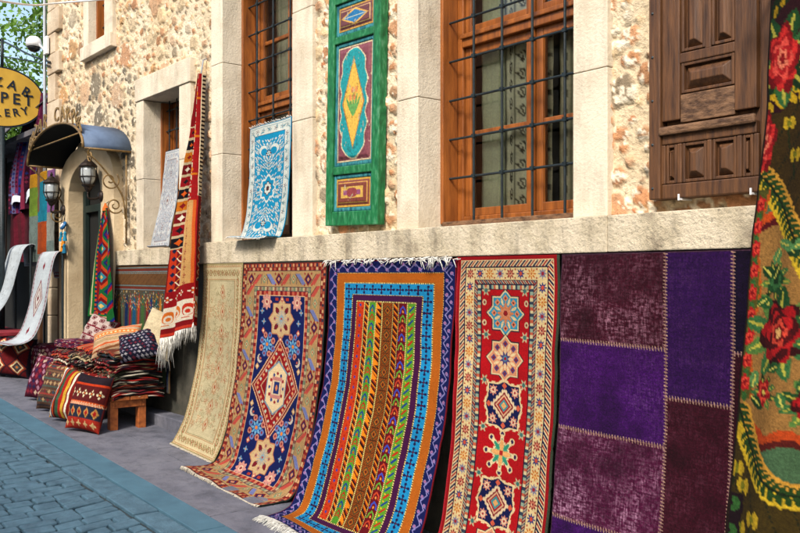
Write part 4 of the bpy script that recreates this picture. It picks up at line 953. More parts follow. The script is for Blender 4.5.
# big rose rug in front
def rose_rug():
    r = random.Random(9)
    kp = [(-30, 771, -.27), (60, 768, -.27), (120, 765, -.27), (190, 757, -.28), (255, 750, -.30), (330, 745, -.33), (420, 737, -.38), (480, 731, -.42), (545, 724, -.47), (600, 718, -.52)]
    L = [Vector(at(px, py, y)) for py, px, y in kp]; L[-1].z = max(L[-1].z, gz(L[-1].x)+.01)
    cum = [0]
    for p, q_ in zip(L[:-1], L[1:]): cum.append(cum[-1]+(q_-p).length*100)
    w, h = 104, cum[-1]; cv = CV(w, h, 1.5, '#43320f', .56)
    K = 2.05
    def pt(px, py): return ((px-np.interp(py, [k[0] for k in kp], [k[1] for k in kp]))/K, np.interp(py, [k[0] for k in kp], cum))
    Y = lambda py: pt(0, py)[1]
    nz = fbm(cv.X, cv.Y, 6, 4)*5
    def leaf(px, py, ln, wd, ang, c): x, y = pt(px, py); cv.leaf(x, y, ln, wd, ang, c)
    def rose(x, y, rx, ry, cs):
        dx = (cv.X-x)/rx; dy = (cv.Y-y)/ry; A = np.arctan2(dy, dx); Rr = np.hypot(dx, dy)
        for k, c in enumerate(cs):
            rr = 1-k/len(cs)*.97; ph = k*1.9+x; cv.put(Rr < rr*(1+.17*np.cos((5, 6, 4, 5, 3)[k % 5]*A+ph)), c)
    olive, wine, cream, teal = '#46380f', '#35101a', '#9c7440', '#4f6c4c'
    # olive ground with thin dark diagonals
    cv.put(((cv.X*1.6+cv.Y) % 15) < .9, '#1e2410')
    # upper wine ground
    yt = Y(108)+3*np.sin(cv.X/3.2); cv.put(cv.Y < yt, wine)
    for k in range(60):
        x = r.uniform(0, w); y = r.uniform(0, Y(88)); a = r.uniform(-2.4, -.4); cv.leaf(x, y, r.uniform(6, 12), 2.4, a, r.choice(['#27401a', '#3f5a24', '#1e3014'])); cv.leaf(x, y, r.uniform(4, 8), .9, a+.1, r.choice(['#c9a21e', '#a8881c', '#d8b832']))
    for k in range(22):
        x = 1+k*4.6; cv.leaf(x, Y(91)+1.2*math.sin(x), 5.4, 1.3, .75, '#d0ac28'); cv.leaf(x-1, Y(99)+1.2*math.sin(x+1), 5.8, 1.5, .9, '#c8a424'); cv.leaf(x+1.5, Y(95), 3, 1.0, -.6, '#4a6a24')
    # olive zone tulips
    def tulip(x, y, s=1.0, a=1.2):
        for d in (-1, 1): cv.leaf(x+d*1.5*s, y-2*s, 6*s, 1.5*s, 1.45, '#bfa02a')
        cv.leaf(x, y-1*s, 4*s, .9*s, 1.5, '#7c7a22'); cv.line(x, y+3*s, x+5*s*math.cos(a), y+12*s*math.sin(a), .35, '#23300f')
    for px, py in ((792, 157), (786, 125), (806, 132), (830, 150), (850, 120), (875, 155)): tulip(*pt(px, py), .9)
    # garland + teal sweep + cream field
    def gy(x, y0, rise): return y0+rise*(x/16.0)**1.35
    y1 = gy(cv.X, Y(172), 18); y1 = np.minimum(y1, Y(172)+60)
    cv.put((cv.Y > y1+4), teal)
    fy = Y(212)+6*np.sin(cv.X/5.5+2)+.5*cv.X; cv.put(cv.Y > fy-3.5+nz*.5, '#c0501c'); cv.put(cv.Y > fy+nz*.5, '#5a1418'); cv.put(cv.Y > fy+3+nz*.5, cream)
    def garland(x0, x1, f, s=1.0):
        x = x0
        while x < x1:
            y = f(x); sl = math.atan2(f(x+1)-f(x), 1.0); st_ = 2.6*math.cos(sl)*s
            for sd, c1 in ((-1, '#c8963c'), (1, '#d0b030')):
                cv.leaf(x, y, 6.2*s, 2.0*s, sl+sd*.85, c1); cv.leaf(x, y, 5.0*s, 1.1*s, sl+sd*.85, '#2c4a1e')
            x += max(.7, st_)
        for k in range(300):
            xx = x0+(x1-x0)*k/300; cv.ell(xx, f(xx), .5, .5, '#1a2a10')
    garland(1.0, w, lambda x: min(gy(x, Y(175), 18), Y(175)+60))
    # left inner border along the edge
    eb = 4.2+1.2*np.sin(cv.Y/6); inb = (cv.Y > Y(190)) & (cv.Y < Y(398)); cv.put(inb & (cv.X < eb+.9), '#b85a1c'); cv.put(inb & (cv.X < eb), '#5c5a24'); cv.put(inb & (cv.X < 1.3), '#8c1c1c')
    for k in range(9): yy = Y(205)+k*8.5; rose(2.6, yy, 2.0, 3.0, ('#b01c22', '#e0503c', '#8c1018')); cv.leaf(2.5, yy+3, 4.5, 1.1, 1.5, '#3c6a34')
    # roses
    pink = ('#7c1018', '#cc3430', '#9c161e', '#e0584c', '#b02428', '#e88468', '#8c181c'); deep = ('#3c060c', '#a0141c', '#4c080e', '#b82024', '#5c0a10', '#d8503c', '#7c1014', '#e0b070')
    def cluster(px, py, rx, ry, cs, lf=True):
        x, y = pt(px, py)
        if lf:
            for k in range(9):
                a = k*.7+px; l = 1.75; cv.leaf(x+rx*.3*math.cos(a), y+ry*.3*math.sin(a), max(rx, ry)*1.25, ry*.27, a, r.choice(['#24502a', '#3f7040', '#1c3c1e', '#5c8040'])); cv.leaf(x+rx*.3*math.cos(a), y+ry*.3*math.sin(a), max(rx, ry)*1.15, ry*.06, a, '#b8b04c')
        rose(x, y, rx, ry, cs)
    cluster(782, 63, 6.2, 12, pink); cluster(765, 144, 4.4, 11, pink, False)
    cluster(775, 280, 4, 5, ('#24502a', '#3f7040', '#1c3c1e')); cluster(779, 331, 8.6, 11.5, deep); cluster(798, 397, 5, 6.5, deep); cluster(764, 389, 3.4, 4.4, ('#a0141c', '#e0503c', '#8c1018', '#d8c060'))
    for px, py, rx, ry, cs in ((830, 60, 10, 12, pink), (870, 90, 10, 11, deep), (826, 330, 9, 12, deep), (866, 310, 11, 12, deep), (905, 350, 11, 12, pink), (950, 320, 11, 12, deep), (840, 270, 7, 8, pink), (990, 300, 9, 11, pink), (920, 60, 10, 12, deep), (960, 100, 9, 11, pink)): cluster(px, py, rx, ry, cs)
    for k in range(95):
        x = r.uniform(5, w); y = r.uniform(Y(235), Y(405)); 
        if abs(x-pt(779, 331)[0]) < 10 and abs(y-Y(331)) < 13: continue
        a = r.uniform(0, 6.3); cv.leaf(x, y, r.uniform(5, 9), 2.0, a, r.choice(['#2c5c30', '#5c8a54', '#1f4424', '#3f7040'])); cv.leaf(x, y, 6, .4, a, '#c8c060')
    # lower sweep
    low = Y(410)+.42*cv.X-3*np.cos(cv.X/4); cv.put((cv.Y > low-4.5+nz) & (cv.X > 3), '#b84c1c'); cv.put((cv.Y > low-1+nz) & (cv.X > 4), '#5c1c14'); cv.put((cv.Y > low+1.5+nz) & (cv.X > 4), teal)
    f2 = lambda x: Y(402)+ (2.35*x-.045*x*x if x < 26 else 2.35*26-.045*676+.1*(x-26))
    F2 = np.where(cv.X < 26, 2.35*cv.X-.045*cv.X**2, 2.35*26-.045*676+.1*(cv.X-26))+Y(402)
    ol = cv.Y > F2+3; cv.put(ol, olive); cv.put(ol & (((cv.X*2.6-cv.Y) % 19) < 1.0), '#1e2410')
    garland(.4, w, f2, 1.0)
    for px, py in ((737, 426), (737, 464), (743, 480), (755, 508), (741, 520), (790, 530), (775, 545), (815, 540), (735, 560), (760, 575), (850, 560)): tulip(*pt(px, py), 1.0, 2.0)
    cv.put((cv.Y > Y(492)) & (cv.X < 5+nz) & (cv.Y < Y(600)), '#241018')
    for k in range(6): cv.leaf(2, Y(495)+k*5, 5, 1.6, .8*(-1)**k, '#3c6a34')
    cv.put(cv.X < .8, '#2c1c10'); cv.grain(.2, .08, 14)
    R_ = [Vector((p.x+1.0, p.y-.03, p.z)) for p in L]
    o, P = rug('rose_rug', L, R_, cv, 'olive needlework rug with large red roses hanging in the foreground at the right edge', 'rug', None, m='kilim',
        rip=lambda U, V: np.stack([0*U, -.05*np.sin(U*12-.9+V*.8)*(.35+.65*V)-.014*np.sin(U*31+V*3), 0*U], -1))
    b = MB(); b.tube([(L[0].x-.15, -.26, L[0].z+.02), (L[0].x+1.3, -.29, L[0].z+.02)], .02, 10); b.tube([(L[0].x-.1, -.26, L[0].z+.02), (L[0].x-.1, .05, L[0].z+.02)], .012, 8); b.tube([(L[0].x+1.2, -.29, L[0].z+.02), (L[0].x+1.2, .05, L[0].z+.02)], .012, 8)
    tag(b.build('hanging_rail', 'iron', None), 'dark iron rail above the picture that carries the rose rug', 'rail')
rose_rug()
# turquoise rug on the window ledge
def persian(w, h, k, field, border, mot, dark, seed, g=RK):
    cv = CV(w, h, k, field, g); r = random.Random(seed); cx, cy = w/2, h/2
    for _ in range(int(w*h/50)):
        x = r.uniform(w*.2, w/2); y = r.uniform(h*.12, h/2); R = r.uniform(.6, 1.5); c = r.choice(mot)
        for sx in (-1, 1):
            for sy in (-1, 1):
                X, Y = cx+sx*(cx-x), cy+sy*(cy-y); cv.ros(X, Y, R, c, border, dark, 5); cv.leaf(X, Y, 2.6, .45, math.atan2(sy, sx)+r.uniform(-.1, .1), border)
    for s, c in ((1, border), (.84, field), (.5, dark), (.42, border), (.2, dark)): cv.put(((cv.X-cx)/(w*.15*s))**2+((cv.Y-cy)/(h*.10*s))**2 < 1+.25*np.cos(8*np.arctan2(cv.Y-cy, cv.X-cx)), c)
    for sy in (-1, 1):
        for sx in (-1, 1): cv.ell(cx+sx*w*.12, cy+sy*h*.3, w*.09, h*.035, border); cv.ell(cx+sx*w*.10, cy+sy*h*.285, w*.07, h*.028, field)
        cv.ros(cx, cy+sy*h*.27, w*.06, dark, border, mot[0], 6)
    bw = w*.17; cv.frame(0, bw, border); cv.frame(bw*.94, bw, dark); cv.frame(bw*.2, bw*.25, mot[-1])
    def mt(x, y, hz, i): cv.ros(x, y, bw*.24, mot[i % len(mot)], border, dark, 5); cv.leaf(x+1, y+1, bw*.5, bw*.07, .8+i, mot[0])
    cv.along(bw*.58, bw*.78, mt); cv.frame(0, .6, field); cv.grain(.1, .05, seed); return cv
cv = persian(64, 132, 2.4, '#1a9cc4', '#e3e6dc', ['#7aa4ac', '#8c7c84', '#5ca0b4'], '#5c3c40', 3, .62)
xl, xr = at(250, 127, .03).x, at(291, 119, .03).x; zt = at(270, 123, .03).z
sh = [(.035, 0), (.03, -.2), (.02, -.45), (-.005, -.72), (-.05, -.90), (-.10, None), (-.17, None)]
mk = lambda x, dx: [(x+dx*i*.012, y, (LZ1+.012 if z is None else max(LZ1+.02, zt+z))) for i, (y, z) in enumerate(sh)]
o, P = rug('window_rug', mk(xl, 0), mk(xr, -.3), cv, 'small turquoise rug with white floral border leaning in the second window', 'rug', None,
    rip=lambda U, V: np.stack([0*U, -.012*np.sin(U*6), .01*np.sin(U*5+1)*np.clip((V-.7)*4, 0, 1)+.02*(U-.5)*(1-V)], -1))
fringe(o, P[0], (-.2, -.3, .3), 40, .025, 'fringew'); fringe(o, P[-1], (0, -1, -.4), 50, .03, 'fringew')
cv = persian(58, 105, 2.0, '#b9bcc0', '#dcdcd8', ['#8c9cb4', '#b48c80', '#7c94a8'], '#8c5c58', 6, .64)
xl, xr = at(165, 152, .06).x, wx(179, .06)+.0; zt = at(170, 150, .04).z
sh = [(.07, 0), (.06, -.25), (.04, -.5), (.0, -.72), (-.02, None), (-.045, None)]
mk = lambda x, dx: [(x+dx*i, y, (LZ1+.005 if z is None else max(LZ1+.01, zt+z))) for i, (y, z) in enumerate(sh)]
rug('window_rug', mk(xl, -.035), mk(xr, -.01), cv, 'pale grey medallion rug leaning in the small window left of the draped kilim', 'rug', None)
# draped red kilim
def draped():
    w, h = 70, 300; cv = CV(w, h, 2.0, '#a8181c')
    for x0, x1, c in ((0, 3, '#7c0c14'), (3, 9, '#c8401c'), (9, 17, '#7c1020'), (17, 19, '#e8d8b8'), (19, 30, '#a8141c'), (30, 32, '#e8d8b8'), (32, 46, '#d0a468'), (46, 48, '#d86c2c'), (48, 60, '#9c1018'), (60, 64, '#dca070'), (64, 70, '#7c0c14')): cv.rect(x0, 0, x1, h, c)
    for y in range(4, h, 9):
        cv.dia(6, y, 2, 3, '#1c2a4c'); cv.ros(39, y, 3.4, '#a01c20', '#d0a468', '#a01c20', 5); cv.dia(54, y, 4, 4, '#e0c8a0'); cv.dia(54, y, 2.6, 2.6, '#24345c' if y % 2 else '#c8501c'); cv.line(9, y, 17, y+6, .7, '#e8d8b8'); cv.line(17, y+6, 9, y+9, .5, '#d88c34')
    for y in range(0, h, 5): cv.line(18, y, 19.5, y+2.5, .8, '#f0e4c8'); cv.line(31, y, 29.5, y+2.5, .8, '#f0e4c8'); cv.ell(25, y*2.2, 2.6, 3, '#d8885c'); cv.rect(22, y*2.6, 28, y*2.6+.8, '#2c3c5c')
    up = cv.Y < 150; cv.put(up, '#dcc8a8'); cv.put(up & (cv.X < 24), '#8c141c'); cv.put(up & (cv.X > 44) & (cv.X < 50), '#a81c20')
    for i, y in enumerate(range(2, 150, 5)): cv.rect(60, y, 70, y+2.2, '#2a1418'); cv.rect(50, y+1, 55, y+2.4, '#b02a22' if i % 3 else '#e08a2c')
    for i, y in enumerate(range(4, 150, 15)):
        c = '#b0201e' if i % 3 != 1 else '#d8801e'
        cv.ell(34, y+5, 11, 6, c); cv.ell(36, y+5, 6.5, 3.2, '#e4d9c4'); cv.ell(34, y+5, 3, 1.6, c); cv.rect(24, y, 30, y+3, c); cv.rect(40, y+9, 48, y+11.5, c)
    for i, y in enumerate(range(60, 200, 14)):
        cv.rect(0, y, 22, y+14, '#cdb894'); cv.rect(1.5, y+1.5, 21, y+12.5, ['#9c141c', '#1a1820', '#c8781e', '#7c1018'][i % 4]); cv.dia(11, y+7, 6, 4.5, ['#1a1820', '#d8641c', '#8c1018', '#e4d9c4'][i % 4])
    y0 = h-52; cv.rect(0, y0, w, h, '#9c1018')
    for x in range(4, 70, 11): cv.ros(x, y0+9, 3.6, '#e8d8c0', '#9c1018', '#d8781c', 4)
    cv.rect(0, h-34, w, h-10, '#e6dac4')
    for k, x in enumerate(range(6, 72, 13)):
        c = '#c83a24' if k % 2 else '#d8782c'; cv.ell(x, h-22, 5.2, 7, c); cv.ell(x, h-20, 3.4, 4.6, '#e6dac4'); cv.ell(x, h-20, 1.8, 2.4, c); cv.rect(x-6, h-14, x+1, h-12.6, c)
    cv.rect(0, h-10, w, h-4, '#8c0e16'); cv.rect(0, h-4, w, h, '#c8402c'); cv.grain(.12, .06, 2)
    q = lambda l: [at(*p) for p in l]
    L = q([(200, 74, -.02), (193, 130, -.05), (183, 190, -.10), (176, 240, -.15), (171, 288, -.18), (166, 338, -.19)])
    R = q([(204, 74, -.02), (203, 130, -.05), (202, 190, -.10), (201, 240, -.16), (200, 285, -.18), (199, 322, -.19)])
    o, P = rug('draped_kilim', L, R, cv, 'red and cream kilim gathered at its top on the wall and draped over the ledge', 'kilim', None, m='kilim',
        rip=lambda U, V: np.stack([.006*np.sin(U*19), -(.045+.0*V)*np.sin(U*13+V*1.5)*(.35+.65*V)-.016*np.sin(U*31+1)*(1-V*.3), 0*U], -1))
    fringe(o, P[-1], (-.06, -.03, -1), 110, .13, 'fringew', .0028, .16); fringe(o, P[-1][:20], (-.03, -.03, -1), 40, .26, 'fringew', .003, .14)
    b = MB(); b.tube([(P[0, 0, 0]+.02, -.02, P[0, 0, 2]), (P[0, 0, 0]+.02, .0, P[0, 0, 2]+.12), (P[0, 0, 0]+.02, .05, P[0, 0, 2]+.14)], .006, 6); b.build('hanging_loop', 'steel', o)
draped()
# kilim in the doorway
def doorkilim():
    w, h = 60, 150; cv = CV(w, h, 1.6, '#8c1018'); dd = abs(cv.X-w/2)+abs((cv.Y % 38)-19)
    cv.put(dd < 26, '#142c6c'); cv.put(dd < 22, '#1c6c3c'); cv.put(dd < 17, '#c8501c'); cv.put(dd < 12, '#7c0c18'); cv.put(dd < 7, '#3c8c9c'); cv.put(dd < 3, '#e0c070')
    cv.frame(0, 6, '#1c7434'); cv.frame(2, 3.5, '#d8c49c'); cv.checks(6, 8, 3, ['#c8501c', '#142c5c']); cv.rect(40, 60, 60, 150, '#1c6c34'); cv.put((cv.X > 40) & (((cv.X*1.2+cv.Y) % 22) < 5), '#a8141c'); cv.put((cv.X > 40) & (((cv.X*1.2+cv.Y) % 22) > 18), '#12307c'); cv.grain(.1, .05, 3)
    q = lambda l: [at(*p) for p in l]
    L = q([(104, 208, -.10), (100, 235, -.12), (96, 270, -.15), (91, 316, -.2)]); R = q([(107, 208, -.10), (110, 235, -.12), (112, 270, -.14), (114, 322, -.16)])
    o, P = rug('door_kilim', L, R, cv, 'red, green and blue kilim hanging gathered in the doorway', 'kilim', None, m='kilim', rip=lambda U, V: np.stack([0*U, -.035*np.sin(U*14+V*2)*(.3+.7*V), 0*U], -1))
    MB().lathe(P[0].mean(0), [(.0, -.05), (.035, -.03), (.03, 0), (.015, .03), (.01, .05)], 8).build('tassel', mat('orange_wool', (.55, .13, .02), None, 60, .95, .5, 200), o)
    p = P[0].mean(0); MB().tube([(p[0], p[1], p[2]+.04), (p[0], .05, p[2]+.16)], .004, 6).build('hanging_loop', 'iron', o)
doorkilim()
# brown textile under the left ledge
def textile():
    w, h = 150, 118; cv = CV(w, h, 1.3, '#6c4a2c')
    for y in (1, 5, 6.5, 19, 23): cv.rect(0, y, w, y+1, '#7c9a9c')
    for y in (2.4, 20.4): cv.rect(0, y, w, y+2.4, '#7c3424')
    cv.put((cv.Y > 6.2) & (cv.Y < 18.6) & (((cv.X*1.5+cv.Y*3) % 3) < 1), '#8a6438')
    cv.rect(0, 24.5, w, h, '#5a5444')
    cols = ['#1c5c5c', '#c8882c', '#5c6c54', '#14305c', '#9c1c34', '#1c5c7c', '#b8482c', '#4c6c3c', '#8c1c2c', '#1c3c6c']
    for k in range(14):
        x = 6+k*10.6; c = cols[k % 10]; half = 3.4*np.clip((cv.Y-27)/12, .1, 1)*np.clip((h+6-cv.Y)/20, .3, 1); cv.put((abs(cv.X-x) < half) & (cv.Y > 27), c)
    for k in range(300): x = random.uniform(0, w); y = random.uniform(25, 44); cv.ell(x, y, .8, .8, random.choice(['#c8bfa4', '#a8241c', '#3c6c7c', '#c89a3c']))
    cv.grain(.15, .06, 2)
    xa, xb = wx(115, -.03), wx(174, -.03)
    o, P = rug('wall_textile', [(xa, -.03, 1.865), (xa, -.05, 1.3), (xa+.02, -.06, .72)], [(xb, -.03, 1.865), (xb, -.05, 1.3), (xb, -.06, .70)], cv, 'brown woven textile with coloured vertical tufts hanging above the cushions', 'textile', None, m='kilim', rip=lambda U, V: np.stack([0*U, -.012*np.sin(U*40)*V, 0*U], -1))
textile()

# ================================================================== bench, folded kilims and cushions
def carve(pat, w=46, h=46, k=1.6, seed=1):
    r = random.Random(seed); cv = CV(w, h, k, pat[0], .78)
    return cv, r
def cush_canvas(kind, seed):
    r = random.Random(seed); w = h = 48
    if kind == 'diamond':
        cv = CV(w, h, 1.6, '#6c1c20', .8); cs = ['#2c2430', '#a8482c', '#d8c49c', '#5c1420', '#3c5c5c', '#c8783c']
        d = abs((cv.X % 24)-12)+abs((cv.Y % 24)-12)
        for k, c in enumerate(cs): cv.put(d < 12-k*2, c)
        cv.frame(0, 2.5, cs[0])
    elif kind == 'kilim':
        cv = CV(w, h, 1.6, '#7c2418', .8)
        for y0, c in ((0, '#2c2028'), (8, '#b8401c'), (10, '#5c1c1c'), (24, '#c85c2c'), (27, '#2c3040'), (38, '#a83424')): cv.rect(0, y0, w, h, c)
        for k in range(5): x = 5+k*9.5; cv.ros(x, 17, 3.6, '#d8c8a4', '#5c1c1c', '#d8701c', 4); cv.dia(x, 33, 3.6, 4.6, '#b8884c'); cv.dia(x, 33, 2, 2.8, '#a02420'); cv.star(x, 43, 3.2, '#c8a878', 4, .4)
        for k in range(30): cv.line(k*1.6, 25, k*1.6+.8, 27, .3, '#e0d0ac')
    elif kind == 'stripe':
        cv = CV(w, h, 1.6, '#8c2018', .8); cs = ['#c8a03c', '#8c1c1c', '#e0d8c0', '#34406c', '#c85c1c', '#5c1418', '#3c5c44', '#a8281c']
        x = 0; k = 0
        while x < w: d = r.uniform(1.2, 5); cv.rect(x, 0, x+d, h, cs[k % 8]); x += d; k += 1
        cv.rect(30, 0, w, h, '#7c1c18'); 
        for k in range(5): cv.dia(39, 5+k*10, 4, 4.4, '#c8784c'); cv.dia(39, 5+k*10, 2.2, 2.6, '#2c2c4c')
    elif kind == 'muted':
        cv = CV(w, h, 1.6, '#5c4438', .8)
        for y in range(0, 48, 4): cv.rect(0, y, w, y+1.3, r.choice(['#7c5c44', '#4c5c54', '#8c3c34', '#3c3438'])); 
        for y in range(3, 48, 9):
            for x in range(3, 48, 6): cv.dia(x, y, 2, 2.4, r.choice(['#a88c68', '#6c2c34', '#3c4c5c']))
    elif kind == 'wine':
        cv = CV(w, h, 1.6, '#5c1c34', .8)
        for y in range(0, 48, 6):
            for x in range(0, 48, 6): cv.dia(x+3*(y//6 % 2), y, 2.6, 3, r.choice(['#a87c8c', '#34284c', '#8c2c3c', '#b8a08c']))
    elif kind == 'ogee':
        cv = CV(w, h, 1.6, '#b8a8a0', .8); q = np.sin(cv.X*.42)*np.cos(cv.Y*.42)
        cv.put(q > .15, '#6c1c2c'); cv.put(q > .45, '#a88a84'); cv.put(q > .75, '#5c1424'); cv.rect(0, 18, w, 20, '#7c2434'); cv.rect(0, 32, w, 33.5, '#7c2434'); cv.frame(0, 2, '#8c3a3c')
    elif kind == 'sand':
        cv = CV(w, h, 1.6, '#c0a080', .8)
        for y0, y1, c in ((6, 9, '#c8642c'), (11, 12, '#8c7c5c'), (15, 22, '#d87c3c'), (24, 25, '#6c5c44'), (28, 33, '#a8906c'), (36, 38, '#c85c2c'), (41, 44, '#8c5c3c')): cv.rect(0, y0, w, y1, c)
        for k in range(12): cv.dia(k*4+2, 18.5, 1.4, 2, '#e8c89c')
    elif kind == 'navy':
        cv = CV(w, h, 1.6, '#1c1c30', .8)
        for y in range(2, 48, 5):
            for x in range(2, 48, 5): cv.star(x+2*(y % 2), y, 2.1, r.choice(['#a8a4a8', '#8c8494', '#6c2434']), 4, .35)
    else:
        cv = CV(w, h, 1.6, '#cdbd9c', .8); cv.i *= (1+.15*(fbm(cv.X, cv.Y, 6, 2)-.5))[..., None]
    return cv.grain(.16, .1, seed)
def cushion(c, w, h, t, yaw, lean, roll, kind, seed, label, group=None, name='cushion', cat='cushion'):
    cv = cush_canvas(kind, seed); H, W = cv.H, cv.W
    U, V = np.meshgrid(np.linspace(-1, 1, W), np.linspace(1, -1, H)); r = np.random.RandomState(seed)
    pin = 1-.10*(1-V**2)*0
    X = U*w/2*(1-.09*(1-U**2)*0-.07*(1-V**2)*abs(U)); Z = V*h/2*(1-.07*(1-U**2)*abs(V))
    T = t/2*np.clip((1-abs(U)**3.2)*(1-abs(V)**3.2), 0, 1)**.62
    wr = .028*(fbm(X*100, Z*100, 13, seed, 3)-.5)*2
    Vt = []; Fc = []; Cc = []
    Mx = Matrix.Translation(c) @ Matrix.Rotation(yaw, 4, 'Z') @ Matrix.Rotation(-lean, 4, 'X') @ Matrix.Rotation(roll, 4, 'Y')
    Ma = np.array(Mx)
    for s in (-1, 1):
        Y = s*T+wr*np.clip(T*20, 0, 1); P = np.stack([X, Y, Z, np.ones_like(X)], -1).reshape(-1, 4) @ Ma.T; Vt.append(P[:, :3])
        f = gridfaces(H, W)+(0 if s < 0 else H*W); Fc.append(f if s < 0 else f[:, ::-1]); Cc.append((cv.i if s < 0 else cv.i*.9).reshape(-1, 3))
    Vt = np.vstack(Vt)
    o = link(name, Vt, np.vstack(Fc), 'kilim', None, col=np.vstack(Cc), smooth=True)
    return tag(o, label, cat, group)
bx0, bx1, by0, by1, bz = -9.25, -7.66, -.58, -.24, .70
bench = thing('wooden_bench', ((bx0+bx1)/2, (by0+by1)/2, gz(-8.4)), 'low orange wooden bench carrying the piles of folded kilims', 'bench')
b = MB()
for k in range(2): ya = by0+k*(by1-by0)/2; b.box(bx0, bx1, ya+.003, ya+(by1-by0)/2-.003, bz-.035, bz)
b.build('seat', 'bench', bench, .005)
b = MB(); b.box(bx0+.04, bx1-.03, by0+.02, by0+.045, bz-.10, bz-.036); b.box(bx0+.04, bx1-.03, by1-.045, by1-.02, bz-.10, bz-.036); b.box(bx1-.056, bx1-.031, by0+.046, by1-.046, bz-.10, bz-.036)
b.build('apron', 'bench', bench, .004)
for x in (bx0+.05, bx1-.115):
    for y in (by0+.006, by1-.076): MB().box(x, x+.075, y, y+.07, gz(x+.04)-.01, bz-.037).build('leg', 'bench', bench, .004)
FC = [['#1c1418', '#1c1418', '#a8241c', '#d8ccb4', '#2c2c28', '#6c1420'], ['#4c1018', '#b8401c', '#1c2030', '#a8946c', '#7c1820', '#2c1418'], ['#2c2420', '#1c1818', '#7c2c1c', '#b8a47c', '#1c3038', '#5c2c1c'], ['#1c1c20', '#1c1418', '#a82418', '#d8ccb4', '#3c3c2c', '#7c1c24']]
FN = ['black, red and cream', 'maroon and orange', 'brown, rust and sand', 'black and scarlet']
def folded(cx_, cy_, z, lx, ly, layers, yaw, pal, seed, label):
    r = random.Random(seed); gap = .0145; a = ly/2; path = []
    for i in range(layers):
        s = -1 if i % 2 == 0 else 1; e = a*(1-.06*r.random())
        for k in range(9): path.append((s*e*(-1+2*k/8) if False else s*(-e+2*e*k/8), i*gap))
        if i < layers-1:
            y_end = s*e
            for k in (1, 2): path.append((y_end+s*gap*.5*math.sin(PI*k/3), i*gap+gap*k/3))
    n = len(path); m = 48; Pp = np.array(path); xs = np.linspace(-lx/2, lx/2, m)
    rr = np.random.RandomState(seed); Yp = Pp[:, 0][:, None]+.012*(vn(xs[None, :]*100+seed*7, Pp[:, 0][:, None]*20, 7, seed)-.5)*2
    Zp = Pp[:, 1][:, None]+np.zeros((n, m)); Xp = np.repeat(xs[None, :], n, 0)+.03*(vn(Pp[:, 0][:, None]*100+np.arange(n)[:, None]*0, np.floor(np.arange(n)/11)[:, None]*9+0*xs[None, :], 9, seed+3)-.5)
    Zp = Zp+.045*(fbm(Xp*100+50, Yp*100, 9, seed+5, 2)-.5)-.035*(abs(Yp)/a)**4*.6-.02*np.clip((abs(Xp)/(lx/2)), 0, 1)**5
    cn, sn = math.cos(yaw), math.sin(yaw)
    P = np.stack([cx_+Xp*cn-Yp*sn, cy_+Xp*sn+Yp*cn, z+Zp], -1)
    C = np.zeros((n, m, 3)); x = 0; ks = 0; cuts = []
    cl = np.array([hx(c, .75) for c in pal]); idx = np.zeros(m, int); i = 0
    # stripes follow the path (weft stripes), blocks across x
    j = 0; st = np.zeros(n, int)
    while j < n: l = r.randint(1, 4); st[j:j+l] = r.randrange(len(pal)); j += l
    for a_ in range(m): C[:, a_] = cl[(st+(r.randrange(len(pal)) if r.random() < .25 else 0)) % len(pal)]
    dots = rr.rand(n, m) > .8; C[dots] = cl[rr.randint(len(pal), size=dots.sum())]
    o = link('folded_kilim', P.reshape(-1, 3), gridfaces(n, m), 'kilim', None, col=C, smooth=True); s = o.modifiers.new('Solidify', 'SOLIDIFY'); s.thickness = .011; s.offset = 0
    return tag(o, label, 'folded kilim', 'folded kilims piled on the bench')
ORD = ['bottom', 'second from the bottom', 'third from the bottom', 'fourth from the bottom', 'fifth from the bottom', 'sixth from the bottom', 'top']
piles = [(-7.90, -.34, 'right', 7), (-8.42, -.34, 'middle', 7), (-8.95, -.36, 'left', 6)]
for pi_, (px_, py_, nm, n) in enumerate(piles):
    for k in range(n):
        q = (k*2+pi_*3+k//3) % 4; top = k == n-1
        folded(px_+random.uniform(-.03, .03), py_+random.uniform(-.02, .02), bz+.016+k*.058, random.uniform(.46, .53), random.uniform(.46, .54), 4, random.uniform(-.10, .10), FC[q], 40+pi_*10+k,
               '%s folded kilim, %s in the %s bench pile' % (FN[q], 'top one' if top else ORD[k], nm))
# leaning cushions on the ground
def lean_cushion(gx, gy, w, h, yaw, roll, kind, seed, label, group):
    lean = .30; zc = gz(gx)+h/2*.97*math.cos(lean)+.02
    n = Vector((math.sin(yaw), -math.cos(yaw), 0)); c = Vector((gx, gy, zc))-n*(h/2*math.sin(lean))*1.0
    return cushion(c, w, h, .20, yaw, lean, roll, kind, seed, label, group)
GC = 'cushions leaning in front of the bench'
for (px, py, w, h, yaw, roll, kind, seed, lab) in (
    (84, 433, .37, .50, .55, .10, 'kilim', 3, 'rust red kilim cushion nearest the bench end, leaning on the ground'),
    (68, 423, .38, .48, .55, .14, 'stripe', 4, 'striped cushion with white and yellow bands leaning between two others'),
    (54, 413, .38, .46, .6, .10, 'muted', 5, 'muted brown cushion leaning behind the striped one'),
    (42, 402, .38, .46, .6, .16, 'wine', 6, 'wine coloured patterned cushion, farthest of those leaning by the bench')):
    g = ground(px, py); lean_cushion(g.x, g.y, w, h, yaw, roll, kind, seed, lab, GC)
GT = 'cushions on top of the kilim piles'
